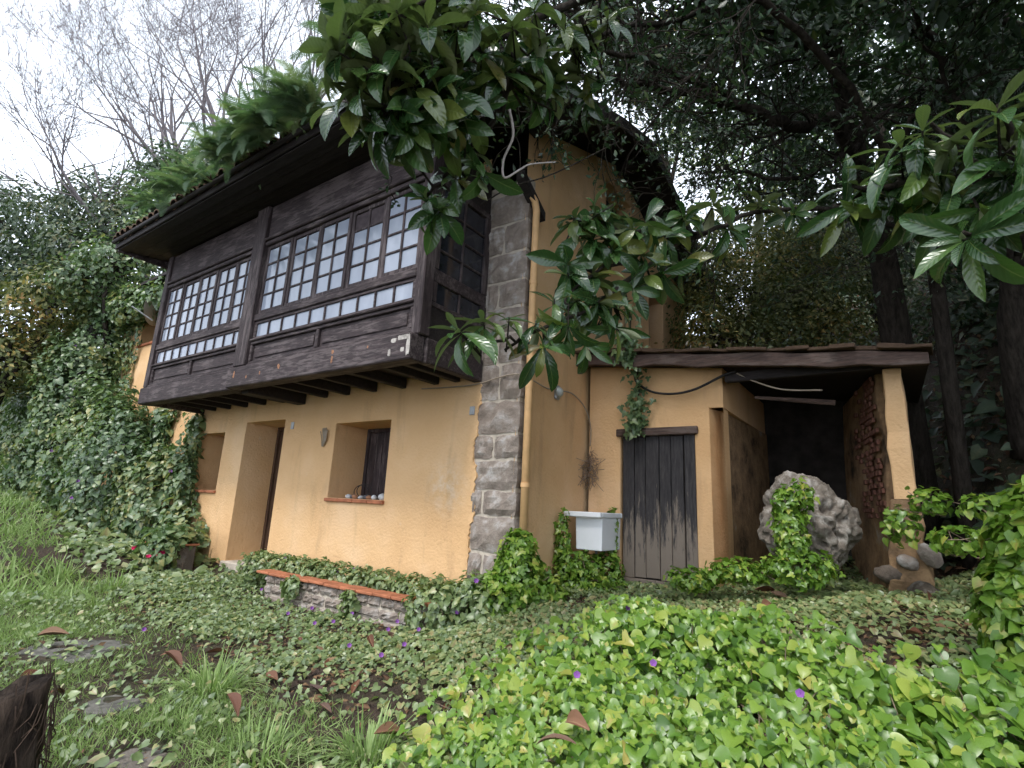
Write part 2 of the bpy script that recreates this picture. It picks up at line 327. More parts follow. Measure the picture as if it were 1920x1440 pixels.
M = dict(
    stucco=m_stucco(), stone=m_stone('quoin_stone', (.13, .105, .09), (.27, .225, .19), (.52, .50, .48), 4), mortar=m_plain('pale_mortar', (.46, .40, .33), .95, .1, .25, 9, 0, .01),
    wood=m_wood('dark_gallery_wood', (.014, .010, .010), (.045, .032, .033), (.19, .155, .15), .42, 'x'),
    woodz=m_wood('dark_gallery_wood_upright', (.014, .010, .010), (.045, .032, .033), (.19, .155, .15), .42, 'z'),
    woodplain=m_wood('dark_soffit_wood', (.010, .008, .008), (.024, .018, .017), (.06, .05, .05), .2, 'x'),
    lintel=m_wood('red_brown_timber', (.03, .021, .017), (.078, .048, .038), (.17, .13, .11), .5, 'x'),
    pane=m_pane(), darkglass=m_plain('dark_glass', (.02, .022, .03), .08, .6, .2, 3),
    boarded=m_plain('boarded_pane', (.055, .042, .045), .8, .2, .3, 14),
    tile=m_plain('terracotta', (.36, .135, .07), .8, .2, .3, 7, 0, .006), rooftile=m_plain('mossy_roof_tile', (.10, .065, .045), .95, .1, .5, 6, 0, .02),
    door=m_doorwood(), brown=m_wood('brown_door', (.05, .025, .015), (.09, .05, .03), (.13, .08, .05), .2, 'z'),
    white=m_plain('white_enamel', (.78, .80, .83), .25, .5, .05, 3), pipe=m_plain('ochre_painted_pipe', (.66, .40, .19), .55, .35, .1, 8),
    metal=m_plain('grey_metal', (.35, .36, .37), .5, .5, .2, 8, .4), rubber=m_plain('black_hose', (.02, .018, .018), .6, .3), wire=m_plain('pale_wire', (.32, .26, .2), .8, .2),
    rubble=m_stone('rubble_render', (.03, .026, .02), (.09, .072, .055), (.30, .28, .25), 3), brick=m_plain('old_brick', (.15, .07, .05), .9, .15, .4, 12, 0, .01), plaster=m_plaster_old(), inside=m_plain('dark_backing', (.035, .03, .027), .95, .1, .5, 4),  # inside: near-black colour standing in for unlit interiors
    rock=m_stone('pitted_limestone', (.045, .04, .03), (.16, .14, .115), (.46, .44, .40), 9), slab=m_stone('path_slab', (.07, .068, .06), (.12, .115, .10), (.19, .18, .16), 6),
    ground=m_ground(), bark=m_bark('dark_bark', (.014, .011, .009), (.05, .042, .034)), greybark=m_bark('grey_bark', (.12, .105, .11), (.24, .21, .215)), stumpbark=m_bark('stump_bark', (.012, .009, .008), (.075, .055, .042)),
    twig=m_plain('pale_twig', (.22, .16, .12), .85, .2, .3, 20), loquat=m_loquat(), dead=m_dead(),
    ivy=m_leaf('vine_leaf', [(0, (.06, .11, .05)), (.5, (.135, .205, .09)), (.8, (.22, .28, .125)), (.95, (.33, .34, .14)), (1, (.38, .33, .13))], .36, .65),
    cover=m_leaf('ground_cover_leaf', [(0, (.085, .13, .055)), (.45, (.18, .245, .10)), (.8, (.27, .33, .14)), (.95, (.38, .38, .17)), (1, (.35, .27, .14))], .36, .65),
    lush=m_leaf('lush_vine_leaf', [(0, (.06, .14, .022)), (.4, (.14, .26, .034)), (.75, (.235, .355, .055)), (.93, (.37, .43, .08)), (1, (.44, .36, .10))], .34, .6, .35),
    lushobj=m_leaf('lush_vine_leaf_single', [(0, (.06, .14, .022)), (.4, (.14, .26, .034)), (.75, (.235, .355, .055)), (.93, (.37, .43, .08)), (1, (.44, .36, .10))], .34, .6, .35, obj=True),
    tree=m_leaf('evergreen_leaf', [(0, (.035, .058, .042)), (.5, (.075, .11, .070)), (.85, (.135, .17, .095)), (1, (.22, .20, .10))], .5, .4, .25),
    laurel=m_leaf('laurel_leaf', [(0, (.015, .034, .018)), (.5, (.032, .064, .030)), (.85, (.06, .10, .045)), (1, (.13, .15, .06))], .4, .45, .15),
    shrub=m_leaf('shrub_leaf', [(0, (.05, .075, .03)), (.5, (.115, .135, .05)), (.8, (.21, .205, .075)), (.95, (.34, .27, .08)), (1, (.34, .18, .07))], .55, .3, .25),
    fern=m_leaf('fern_frond', [(0, (.07, .125, .075)), (.6, (.14, .215, .12)), (1, (.26, .31, .16))], .5, .35, .3, obj=True),
    grass=m_leaf('grass_blade', [(0, (.13, .20, .06)), (.5, (.26, .37, .13)), (.85, (.37, .47, .20)), (1, (.48, .46, .29))], .5, .3, .3),
    purple=m_plain('purple_petal', (.22, .09, .30), .6, .2, .25, 30), red=m_plain('red_petal', (.42, .015, .08), .6, .2, .2, 30), orange=m_plain('orange_fruit', (.55, .18, .03), .5, .3),
    litter=m_leaf('leaf_litter', [(0, (.05, .028, .018)), (.5, (.12, .065, .038)), (.85, (.21, .13, .07)), (1, (.10, .11, .03))], .7, .2, 0),
)

# ------------------------------------------------------------------ terrain
_cp = [(0, 0, -.05), (-2, 0, -.05), (2, 0, .12), (0, 2, .05), (-2, 1.8, .05), (-2.6, 3.2, .08), (.1, 3.3, .16), (-1.2, 3.4, .10), (-2.5, 5.1, .10), (-1, 4.8, .17), (-5.2, 6.8, .28), (-3.6, 6.0, .18),
       (-7.4, 9.2, .62), (-12, 14, 1.25), (-20, 22, 2.2), (-16, 14, 1.1), (-9, 7, .42), (-5, 3, .08), (-5, 4.8, .15), (-28, 30, 3.0),
       (.7, 4.5, .50), (1.75, 4.0, .64), (2.6, 5.4, .74), (1.3, 5.2, .60), (2.0, 2.2, .25), (2.2, 3.0, .55), (3.2, 3.3, .70), (1.2, 3.2, .30), (.8, 3.7, .34), (3.4, 4.6, .80), (4.3, 4.2, .95), (5.2, 4.6, 1.4), (.5, 5.7, .62), (4.5, 2.5, .5)]
for (u, w, z) in [(2.3, -.85, .10), (1.5, -.85, .12), (3.1, -.85, .10), (2.0, -1.2, .14), (.6, -.9, .32), (3.8, -.9, .22), (4.6, -.4, .34), (5.5, -.2, .37), (5.0, -1.0, .22), (7.2, -.6, .46), (9, -1.2, .74), (10.5, -1.2, .92), (12, -1.3, 1.1), (15, -1.3, 1.42), (18, -1.5, 1.7), (2.3, -.2, .5), (-1, 1.5, .64), (-1, 2.5, .64), (-2.6, 1.5, .78), (-2.6, 3, .8), (-3.7, 1.2, 1.0), (.2, .9, .66), (-3.2, .4, .86), (4, 3, .6), (8, 3, .6)]:
    p = HW(u, w, 0); _cp.append((p[0], p[1], z))
_cp = np.array(_cp)
_toeU = np.array([-30, -12, -6, -4.7, -4.0, 0, .6, 12.4, 14, 20, 45]); _toeW = np.array([-9, -3.4, .9, 2.4, 4.4, 4.8, 7.8, 7.8, 1.2, .9, .5])
def height(x, y):
    x = np.asarray(x, float); y = np.asarray(y, float); shp = x.shape; x = x.ravel(); y = y.ravel()
    d2 = (x[:, None]-_cp[None, :, 0])**2 + (y[:, None]-_cp[None, :, 1])**2
    dm = d2.min(1, keepdims=True)
    wgt = np.exp(-(d2-dm)/(2*(.75**2 + .06*dm))); z = (wgt*_cp[None, :, 2]).sum(1)/wgt.sum(1)
    u, w = toH(x, y); s = w - np.interp(u, _toeU, _toeW)
    sp = np.where(s > 8, s, np.log1p(np.exp(np.clip(s*2.2, -30, 30)))/2.2)
    z = z + np.interp(u, [-2, 3], [.98, .72])*np.minimum(sp, 14) + .3*np.maximum(sp-14, 0)*np.where(sp < 40, 1, .5)
    near = np.exp(-((x**2 + (y-4)**2)/200.0))
    z = z + near*.03*np.sin(x*2.3+1.1*np.sin(y*1.7))*np.cos(y*2.1+.7*x) + (1-near)*.12*np.sin(x*.9)*np.cos(y*1.1)
    return z.reshape(shp)
def hz(x, y): return float(height(np.array([x]), np.array([y]))[0])
def on_ground(px, py, lift=0.0, dmax=40):
    d = _f + CR*(px-960)/FPX + CU*(720-py)/FPX; ts = np.concatenate([np.arange(1.5, 12, .02), np.arange(12, dmax, .1)])
    p = CAM[None]+ts[:, None]*d[None]; below = p[:, 2] < height(p[:, 0], p[:, 1])+lift
    i = int(np.argmax(below)) if below.any() else len(ts)-1
    return p[i]
def axis(a, b, fine0, fine1, f, c):
    out = [fine0]
    while out[-1] < fine1: out.append(out[-1]+f)
    st = f; x = out[-1]
    while x < b: st = min(st*1.18, c); x += st; out.append(x)
    st = f; x = fine0; pre = []
    while x > a: st = min(st*1.18, c); x -= st; pre.append(x)
    return np.array(pre[::-1]+out)
gx = axis(-75, 60, -6, 6, .11, 2.5); gy = axis(-8, 90, 1.5, 9.5, .11, 2.5)
GX, GY = np.meshgrid(gx, gy); GZ = height(GX, GY)
rng = np.random.default_rng(3)
fade = np.exp(-((GX**2+(GY-4.5)**2)/60.0)); GZ = GZ + rng.normal(0, .012, GZ.shape)*fade
nx, ny = len(gx), len(gy); ii = (np.arange(ny-1)[:, None]*nx + np.arange(nx-1)[None]).ravel()
T = np.concatenate([np.stack([ii, ii+1, ii+nx+1], 1), np.stack([ii, ii+nx+1, ii+nx], 1)])
ground = link('ground', np_mesh('ground', np.stack([GX.ravel(), GY.ravel(), GZ.ravel()], 1), T, smooth=True), M['ground'])
tag(ground, kind='structure')
def normal(x, y):
    e = .05; a = (height(x+e, y)-height(x-e, y))/(2*e); b = (height(x, y+e)-height(x, y-e))/(2*e)
    return unit(np.stack([-a, -b, np.ones_like(a)], 1))

# ================================================================== HOUSE
house = tag(empty('house', Q, HROT), 'old ochre plastered house with dark wooden glazed gallery and stone corner', 'house')

def wall_grid(mb, us, zs, hole, w0, depth, m=0, top=None, plane='front', fuzz=0):
    """wall face on a grid with openings; reveals go depth deep. plane front: (u, z) at w; side: (w, z) at u"""
    def pt(a, z, d): return (-a, w0+d, z) if plane == 'front' else (-(w0+d), a, z)
    vid = {}
    def V(i, j, d=0):
        k = (i, j, d)
        if k not in vid:
            z = zs[j]
            if top is not None: z = min(z, top(us[i]))
            vid[k] = len(mb.v); mb.v.append(pt(us[i], z, depth if d else 0))
        return vid[k]
    nU, nZ = len(us)-1, len(zs)-1
    H = lambda i, j: 0 <= i < nU and 0 <= j < nZ and hole(.5*(us[i]+us[i+1]), .5*(zs[j]+zs[j+1]))
    for i in range(nU):
        for j in range(nZ):
            if top is not None and zs[j] >= max(top(us[i]), top(us[i+1])): continue
            fl = (plane == 'front')
            if not H(i, j):
                f = [V(i, j), V(i+1, j), V(i+1, j+1), V(i, j+1)]
                if len(set(f)) >= 3: mb.f.append(tuple(f[::-1] if fl else f[::-1])); mb.m.append(m)
            else:
                for (di, dj, a, b) in ((-1, 0, (i, j), (i, j+1)), (1, 0, (i+1, j+1), (i+1, j)), (0, -1, (i+1, j), (i, j)), (0, 1, (i, j+1), (i+1, j+1))):
                    if not H(i+di, j+dj):
                        mb.f.append((V(*a), V(*b), V(*b, 1), V(*a, 1))); mb.m.append(m)
def bevel(o, w=.02, seg=2, ang=35):
    b = o.modifiers.new('bevel', 'BEVEL'); b.width = w; b.segments = seg; b.limit_method = 'ANGLE'; b.angle_limit = R(ang); return o

# front wall with door and two windows
WIN1, WIN2, DOOR = (2.18, 3.41, .85, 1.97), (6.74, 7.62, .88, 1.96), (4.80, 6.02, -.4, 2.11)
WIN3 = (10.9, 11.75, 4.35, 5.2)
inr = lambda r: (lambda u, z: r[0] < u < r[1] and r[2] < z < r[3])
holes = [inr(r) for r in (WIN1, WIN2, DOOR, WIN3)]
mb = MB()
us = sorted(set([.64, 1.2, 1.7, 4.1, 8.1, 9, 10, 12.3, 12.9] + [r[i] for r in (WIN1, WIN2, DOOR, WIN3) for i in (0, 1)]))
zs = sorted(set([-.6, .3, 1.4, 2.6, 3.4, 5.6] + [r[i] for r in (WIN1, WIN2, DOOR, WIN3) for i in (2, 3)]))
wall_grid(mb, us, zs, lambda u, z: any(h(u, z) for h in holes), 0.0, .72)
mb.add([(-12.9, 0, -.6), (-12.9, 6.7, -.6), (-12.9, 6.7, 5.6), (-12.9, 0, 5.6)], [(0, 1, 2, 3)])
wf = bevel(mb.build('wall', M['stucco'], house), .022)
# gable wall, set behind the quoin
def roofz(w): return 5.33 + (w+1.85)*(7.15-5.33)/(2.9+1.85) - .14 if w < 2.9 else 7.15 - (w-2.9)*(7.15-5.7)/(7.2-2.9) - .14
GW1, GW2 = (2.42, 3.5, 5.55, 6.5), (4.4, 5.2, 4.0, 5.15)
mb = MB()
wall_grid(mb, [.0, .7, 1.6, 2.42, 2.9, 3.5, 4.4, 5.2, 6.0, 6.7], [-.6, .8, 2, 3, 4.0, 5.15, 5.55, 6.5, 7.5], lambda a, z: inr(GW1)(a, z) or inr(GW2)(a, z), .03, .3, top=roofz, plane='side')
mb.add([(0-.03, 6.7, -.6), (-12.9, 6.7, -.6), (-12.9, 6.7, 5.6), (-.03, 6.7, 5.6)], [(0, 3, 2, 1)])
bevel(mb.build('wall', M['stucco'], house), .02)
# near-black sheets standing in for the dark of unlit rooms behind the openings
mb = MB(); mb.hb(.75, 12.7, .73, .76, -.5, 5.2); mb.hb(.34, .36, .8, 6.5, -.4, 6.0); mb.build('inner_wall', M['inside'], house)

def sub(o, name, mb, mat, smooth=False): return mb.build(name, mat, o, smooth)
# ground-floor window with shutter boards
def window(rect, shutter):
    u0, u1, z0, z1 = rect; f = MB(); d0 = .62
    f.hb(u0, u0+.06, d0, d0+.08, z0, z1, 0, .006); f.hb(u1-.06, u1, d0, d0+.08, z0, z1, 0, .006)
    f.hb(u0+.06, u1-.06, d0, d0+.08, z1-.06, z1, 0, .006); f.hb(u0+.06, u1-.06, d0, d0+.08, z0, z0+.06, 0, .006)
    wo = f.build('window', M['woodz'], house)
    n = 7; st = (u1-u0-.12)/n
    for i in range(n):
        b = MB(); a = u0+.06+i*st; b.hb(a+.004, a+st-.004, d0+.02-.004*(i % 2), d0+.06, z0+.062, z1-.062, 0, .006); b.build('shutter_board', M['woodz'], wo)
    k = 4 if u1-u0 > 1 else 3
    for i in range(k):
        a = u0-.03+i*(u1-u0+.06)/k; b = MB(); b.hb(a+.005, a+(u1-u0+.06)/k-.005, -.045, .61, z0-.055, z0-.004, 0, .008); b.build('sill_tile', M['tile'], wo)
    return wo
window(WIN1, 1); window(WIN2, 1)
b = MB(); b.hb(WIN3[0]-.05, WIN3[1]+.05, -.05, .3, WIN3[2]-.06, WIN3[2], 0, .01); b.build('sill_tile', M['tile'], house)
# front door deep in its recess
d = MB(); d.hb(4.86, 5.96,   .66, .70, -.3, 2.05, 0, .005); dr = d.build('door', M['brown'], house)
f = MB(); f.hb(4.80, 4.86, .62, .72, -.3, 2.11, 0, .006); f.hb(5.96, 6.02, .62, .72, -.3, 2.11, 0, .006); f.hb(4.86, 5.96, .62, .72, 2.05, 2.11, 0, .006); f.build('door_frame', M['brown'], dr)
for i in range(4):
    b = MB(); b.hb(4.92+i*.26, 5.13+i*.26, .645, .659, -.2, 1.95, 0, .008); b.build('panel', M['brown'], dr)
s = MB(); s.hb(4.7, 6.1, -.05, .74, -.62, -.30, 0, .02); s.build('doorstep', M['mortar'], house)
# number plate, bracket and patches on the wall
b = MB(); b.hb(4.52, 4.60, -.012, 0.0, 1.93, 2.05, 0, .004); b.build('number_plate', M['metal'], house)
b = MB(); b.hb(.66, .74, -.02, 0.0, 1.95, 2.06, 0, .006); b.build('junction_box', M['metal'], house)
# quoin: mortar core and single stones
q = MB(); q.hb(.0, .64, .012, .16, -.6, 5.1); quoin = q.build('quoin', M['mortar'], house)
def rough_stone(u0, u1, z0, z1, proud, seed, side=True, w1=.17, amp=.012):
    rs = np.random.default_rng(seed); nu, nz_ = 6, 4; mb = MB(); cu, cz = (u0+u1)/2, (z0+z1)/2
    rows = []
    for j in range(nz_+1):
        for i in range(nu+1):
            a, c = i/nu, j/nz_; e = min(a, 1-a, c, 1-c); 
            d = proud*(1 if e > .01 else .25) + (rs.normal(0, amp) if e > .01 else 0)
            k = .94 if (i in (0, nu) and j in (0, nz_)) else 1
            uu = cu + (u0+(u1-u0)*a-cu)*k + (rs.normal(0, amp*.6) if e < .01 and not (i in (0,) and side) else 0)
            zz = cz + (z0+(z1-z0)*c-cz)*k + (rs.normal(0, amp*.6) if e < .01 else 0)
            rows.append((-uu, .012-d, zz))
    W_ = nu+1; fs = [(j*W_+i, j*W_+i+1, (j+1)*W_+i+1, (j+1)*W_+i)[::-1] for j in range(nz_) for i in range(nu)]
    mb.add(rows, fs)
    ring = [i for i in range(nu+1)] + [j*W_+nu for j in range(1, nz_+1)] + [nz_*W_+i for i in range(nu-1, -1, -1)] + [j*W_ for j in range(nz_-1, 0, -1)]
    back = [(rows[i][0], w1 if rows[i][0] > -u0-.02 and side else .04, rows[i][2]) for i in ring]
    b0 = len(mb.v); mb.v += back
    for k in range(len(ring)):
        k2 = (k+1) % len(ring); mb.f.append((ring[k], ring[k2], b0+k2, b0+k)); mb.m.append(0)
    return mb
zc = -.55; sd_ = 10; rs = random.Random(5)
cour = [.5, .36, .42, .30, .36, .30, .42, .46, .40, .34, .36, .40, .42, .46]
for k, hgt in enumerate(cour):
    split = [None, .42, None, .47, None, .34, None, .3, .36, None, .4, None, .35, None][k]
    segs = [(-.022, .62)] if split is None else [(-.022, split-.015), (split+.015, .63)]
    for (a, b_) in segs:
        sd_ += 1
        rough_stone(a, b_, zc+.014, zc+hgt-.014, .026+.015*rs.random(), sd_, side=a < 0).build('stone', M['stone'], quoin)
    zc += hgt
mb = MB(); rs = random.Random(91); nz_ = 90
for j in range(nz_+1):
    z = -.58+j*(3.0/nz_); u = .60+.028*math.sin(z*5)+.02*math.sin(z*13+1)+rs.uniform(-.02, .02); mb.v += [(-.66, -.006, z), (-u, -.012-rs.uniform(0, .006), z), (-u+.004, .014, z)]
for j in range(nz_):
    for k in range(2): mb.f.append((j*3+k, j*3+k+1, (j+1)*3+k+1, (j+1)*3+k)); mb.m.append(0)
mb.build('plaster_edge', M['stucco'], house)
# downpipe
mb = MB(); mb.tube([(.10, .06, .22), (.10, .06, 2.4), (.10, .06, 4.6), (.09, .03, 4.72), (.05, -.12, 4.85)], .047, 12); dp = mb.build('downpipe', M['pipe'], house, True)
for z in (1.1, 2.42, 3.6):
    b = MB(); b.tube([(.10, .06, z-.025), (.10, .06, z+.025)], .054, 12); b.build('pipe_clip', M['pipe'], dp, False)

# ---- gallery
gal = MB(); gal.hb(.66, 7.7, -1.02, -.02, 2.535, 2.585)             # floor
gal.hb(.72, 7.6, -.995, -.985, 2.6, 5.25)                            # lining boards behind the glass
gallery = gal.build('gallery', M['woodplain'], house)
def gb(name, *a, mat='wood', c=.006, par=None):
    b = MB(); b.hb(*a, 0, c); return b.build(name, M[mat], par or gallery)
gb('corner_post', .57, .71, -1.17, -1.0, 2.67, 5.32, mat='woodz', c=.012)
gb('middle_post', 4.14, 4.46, -1.20, -1.0, 2.70, 5.32, mat='woodz', c=.012)
gb('end_post', 7.60, 7.76, -1.14, -1.0, 2.68, 5.32, mat='woodz', c=.012)
rs = random.Random(8)
def bay(ua, ub, wf_, beam_w):
    gb('beam', ua-(.12 if ua < 1 else .0), ub+.32 if ub < 5 else ub+.18, beam_w, beam_w+.22, 2.36, 2.665, c=.015)
    gb('ledge', ua, ub, wf_-.045, wf_+.06, 2.668, 2.715, c=.012)
    m = ua+(ub-ua)*.52
    gb('panel_rail', ua, ub, wf_-.02, wf_+.05, 2.718, 2.76, c=.008); gb('panel_rail', ua, ub, wf_-.02, wf_+.05, 3.02, 3.065, c=.008)
    for a, b_ in ((ua, ua+.05), (m-.03, m+.03), (ub-.05, ub)): gb('panel_stile', a, b_, wf_-.019, wf_+.05, 2.762, 3.018, c=.008)
    for a, b_ in ((ua+.052, m-.032), (m+.032, ub-.052)):
        pn = gb('panel', a, b_, wf_+.02, wf_+.04, 2.763, 3.017, c=.004); 
        b = MB(); b.hb(a+.06, b_-.06, wf_+.004, wf_+.0195, 2.81, 2.97, 0, .014); b.build('raised_panel', M['wood'], gallery)
    gb('ledge', ua, ub, wf_-.05, wf_+.05, 3.068, 3.105, c=.012)
    # row of small panes
    n = 10; st = (ub-ua-.10)/n
    gb('rail', ua, ub, wf_-.005, wf_+.05, 3.108, 3.14, c=.005); gb('rail', ua, ub, wf_-.005, wf_+.05, 3.345, 3.385, c=.005)
    for i in range(n+1):
        a = ua+.05+i*st; gb('muntin', a-(.05 if i == 0 else .014), a+(.05 if i == n else .014), wf_-.004, wf_+.04, 3.141, 3.344, c=.005)
    for i in range(n):
        a = ua+.05+i*st; gb('pane', a+.012, a+st-.012, wf_+.018, wf_+.024, 3.139, 3.346, mat='pane', c=0)
    gb('rail', ua, ub, wf_-.03, wf_+.06, 3.388, 3.50, c=.012)
    # five sashes of two by four panes
    n = 5; st = (ub-ua)/n; z0, z1 = 3.503, 4.63
    for i in range(n):
        a, b_ = ua+i*st, ua+(i+1)*st; off = .012*(i % 2)+rs.uniform(0, .006); f = MB(); g = wf_+off; sw = .062
        if i == 4: b_ -= .002
        f.hb(a+.002, a+sw, g, g+.045, z0, z1, 0, .006); f.hb(b_-sw, b_-.002, g, g+.045, z0, z1, 0, .006)
        f.hb(a+sw, b_-sw, g, g+.045, z0, z0+.06, 0, .006); f.hb(a+sw, b_-sw, g, g+.045, z1-.055, z1, 0, .006)
        c_ = (a+b_)/2; f.hb(c_-.016, c_+.016, g+.002, g+.04, z0+.06, z1-.055, 0, .005)
        hh = (z1-.055-z0-.06)/4
        for j in range(1, 4): 
            zz = z0+.06+j*hh; f.hb(a+sw, c_-.016, g+.004, g+.038, zz-.015, zz+.015, 0, .005); f.hb(c_+.016, b_-sw, g+.004, g+.038, zz-.015, zz+.015, 0, .005)
        f.build('sash', M['woodz'], gallery)
        for j in range(4):
            for (pa, pb) in ((a+sw-.004, c_-.012), (c_+.012, b_-sw+.004)):
                zz = z0+.06+j*hh; board = (ua < 1 and i == 1 and j == 3)
                gb('pane', pa, pb, g+.019+rs.uniform(0, .004), g+.025, zz+.011, zz+hh-.011, mat='boarded' if board else 'pane', c=0)
    gb('head_rail', ua, ub, wf_-.04, wf_+.06, 4.633, 4.70, c=.012); gb('head_moulding', ua, ub, wf_-.075, wf_+.05, 4.703, 4.75, c=.015)
    gb('upper_board', ua, ub, wf_-.01, wf_+.04, 4.753, 5.32, c=.004)
bay(.72, 4.135, -1.13, -1.26); bay(4.465, 7.595, -1.09, -1.17)
# gallery end facing the downpipe
gb('side_beam', .57, .70, -1.035, -.01, 2.365, 2.66, c=.015); gb('side_beam', 7.66, 7.76, -.99, -.01, 2.365, 2.66, c=.015)
gb('side_board', .60, .64, -.995, -.01, 2.665, 3.05, mat='woodplain'); gb('side_board', .60, .64, -.995, -.01, 4.70, 5.3, mat='woodplain')
gb('side_rail', .585, .65, -.995, -.01, 3.053, 3.11); gb('side_rail', .585, .65, -.995, -.01, 3.36, 3.52); gb('side_rail', .585, .65, -.995, -.01, 4.62, 4.698)
gb('side_post', .58, .65, -.10, -.005, 3.112, 3.358, mat='woodz'); gb('side_post', .58, .65, -.10, -.005, 3.523, 4.618, mat='woodz')
gb('side_post', .58, .65, -.995, -.93, 3.112, 3.358, mat='woodz'); gb('side_post', .58, .65, -.995, -.93, 3.523, 4.618, mat='woodz')
gb('side_muntin', .59, .64, -.53, -.50, 3.112, 3.358, mat='woodz'); gb('side_muntin', .59, .64, -.53, -.50, 3.523, 4.618, mat='woodz')
for (wa, wb) in ((-.93, -.53), (-.50, -.10)):
    gb('pane', .612, .618, wa, wb, 3.111, 3.359, mat='darkglass', c=0)
    for j in range(4):
        z0 = 3.522+j*.274; gb('pane', .612, .618, wa, wb, z0, z0+.252, mat='darkglass', c=0)
        if j: gb('side_muntin', .592, .638, wa+.001, wb-.001, z0-.024, z0+.002)
gb('side_board', 7.70, 7.74, -.995, -.01, 2.665, 5.3, mat='woodplain')
for u in (.98, 1.35, 1.97, 2.58, 3.19, 3.74, 4.89, 5.5, 6.1, 6.7, 7.25):
    gb('joist', u-.045, u+.045, -1.03 if u > 4.4 else -1.035, -.005, 2.40, 2.533, mat='woodplain', c=.008)
gb('joist', 4.27, 4.48, -1.035 if 0 else -.99, -.005, 2.33, 2.533, mat='woodplain', c=.012)
fp = m_plain('flaked_white_paint', (.36, .33, .30), .9, .1, .4, 25); rs = random.Random(2)
for (u0, u1, z0, z1) in ((.605, .655, 2.40, 2.64), (.655, .80, 2.59, 2.64), (.69, .74, 2.45, 2.50), (.82, .90, 2.57, 2.62), (.90, .94, 2.42, 2.50)):
    n = 14; b = MB(); cu, cz = (u0+u1)/2, (z0+z1)/2; pts = []
    for i in range(n):
        t = 2*math.pi*i/n; m_ = max(abs(math.cos(t)), abs(math.sin(t))); pts.append((-(cu+(u1-u0)/2*math.cos(t)/m_*rs.uniform(.85, 1.2)), cz+(z1-z0)/2*math.sin(t)/m_*rs.uniform(.9, 1.08)))
    for d_ in (-1.2635, -1.2595): b.v += [(x_, d_, z_) for x_, z_ in pts]
    b.f = [tuple(range(n))[::-1]]+[(i, (i+1) % n, n+(i+1) % n, n+i) for i in range(n)]; b.m = [0]*(n+1); b.build('paint_flake', fp, gallery)
oc = m_plain('bare_orange_wood', (.28, .14, .08), .8, .2, .4, 40)
for (u, z, s_) in ((1.95, 2.60, .05), (1.95, 2.50, .045), (3.1, 2.55, .06), (3.55, 2.50, .03), (3.9, 2.48, .03), (4.25, 2.55, .06), (1.3, 2.58, .025)):
    b = MB(); n = 7; pts = [(-u+s_*.6*rs.uniform(.5, 1.2)*math.cos(2*math.pi*i/n), z+s_*rs.uniform(.5, 1.2)*math.sin(2*math.pi*i/n)) for i in range(n)]
    for d_ in (-1.2625, -1.2595): b.v += [(x_, d_, z_) for x_, z_ in pts]
    b.f = [tuple(range(n))[::-1]]+[(i, (i+1) % n, n+(i+1) % n, n+i) for i in range(n)]; b.m = [0]*(n+1); b.build('bare_spot', oc, gallery)

# ---- roof
rf = MB()
def slope(u0, u1, wa, za, wb, zb, th, mbx):
    mbx.add([(-u0, wa, za), (-u1, wa, za), (-u1, wb, zb), (-u0, wb, zb), (-u0, wa, za-th), (-u1, wa, za-th), (-u1, wb, zb-th), (-u0, wb, zb-th)],
            [(0, 1, 2, 3)[::-1], (4, 5, 6, 7), (0, 4, 5, 1)[::-1], (1, 5, 6, 2)[::-1], (0, 3, 7, 4)[::-1]])
slope(-.6, 8.25, -1.85, 5.42, 2.9, 7.24, .07, rf); slope(-.6, 8.25, 7.35, 5.74, 2.9, 7.24, .07, rf)
slope(8.26, 13.3, -.45, 5.75, 2.9, 7.0, .07, rf); slope(8.26, 13.3, 7.35, 5.6, 2.9, 7.0, .07, rf)
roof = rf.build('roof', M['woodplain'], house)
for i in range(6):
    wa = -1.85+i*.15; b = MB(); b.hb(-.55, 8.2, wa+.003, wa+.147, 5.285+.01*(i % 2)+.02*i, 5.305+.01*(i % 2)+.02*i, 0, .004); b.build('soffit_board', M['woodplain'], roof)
b = MB(); b.hb(-.62, 8.3, -1.885, -1.855, 5.30, 5.42, 0, .008); b.build('fascia', M['woodplain'], roof)
b = MB(); b.hb(8.20, 8.24, -1.85, -.05, 5.25, 5.45, 0, .006); b.build('verge_board', M['wood'], roof)
gt = MB(); 
for k in range(2): gt.tube([(.6-.0, -1.93, 5.415), (-4, -1.93, 5.42), (-8.28, -1.93, 5.425)], .036, 10)
gt.f = gt.f[:len(gt.f)//2]; gt.m = gt.m[:len(gt.f)]; gt.build('gutter', M['woodplain'], roof, True)
# barge boards on the gable (bow slightly)
for (pts) in (((-1.95, 5.40), (0, 6.16), (1.6, 6.83), (2.9, 7.25)), ((2.9, 7.25), (4.2, 6.9), (5.8, 6.33), (7.4, 5.72))):
    b = MB()
    for (wa, za), (wb, zb) in zip(pts[:-1], pts[1:]):
        x0, x1 = .60, .66
        b.add([(x0, wa, za), (x1, wa, za), (x1, wb, zb), (x0, wb, zb), (x0, wa, za-.22), (x1, wa, za-.22), (x1, wb, zb-.22), (x0, wb, zb-.22)], [(0, 1, 2, 3), (4, 7, 6, 5), (0, 4, 5, 1), (1, 5, 6, 2), (3, 2, 6, 7), (0, 3, 7, 4)])
    b.build('barge_board', M['woodplain'], roof)
for w, z in ((0.05, 5.95), (2.85, 7.0), (6.6, 5.85)):
    b = MB(); b.hb(-.6, .02, w-.07, w+.07, z-.2, z-.02, 0, .01); b.build('purlin', M['woodplain'], roof)
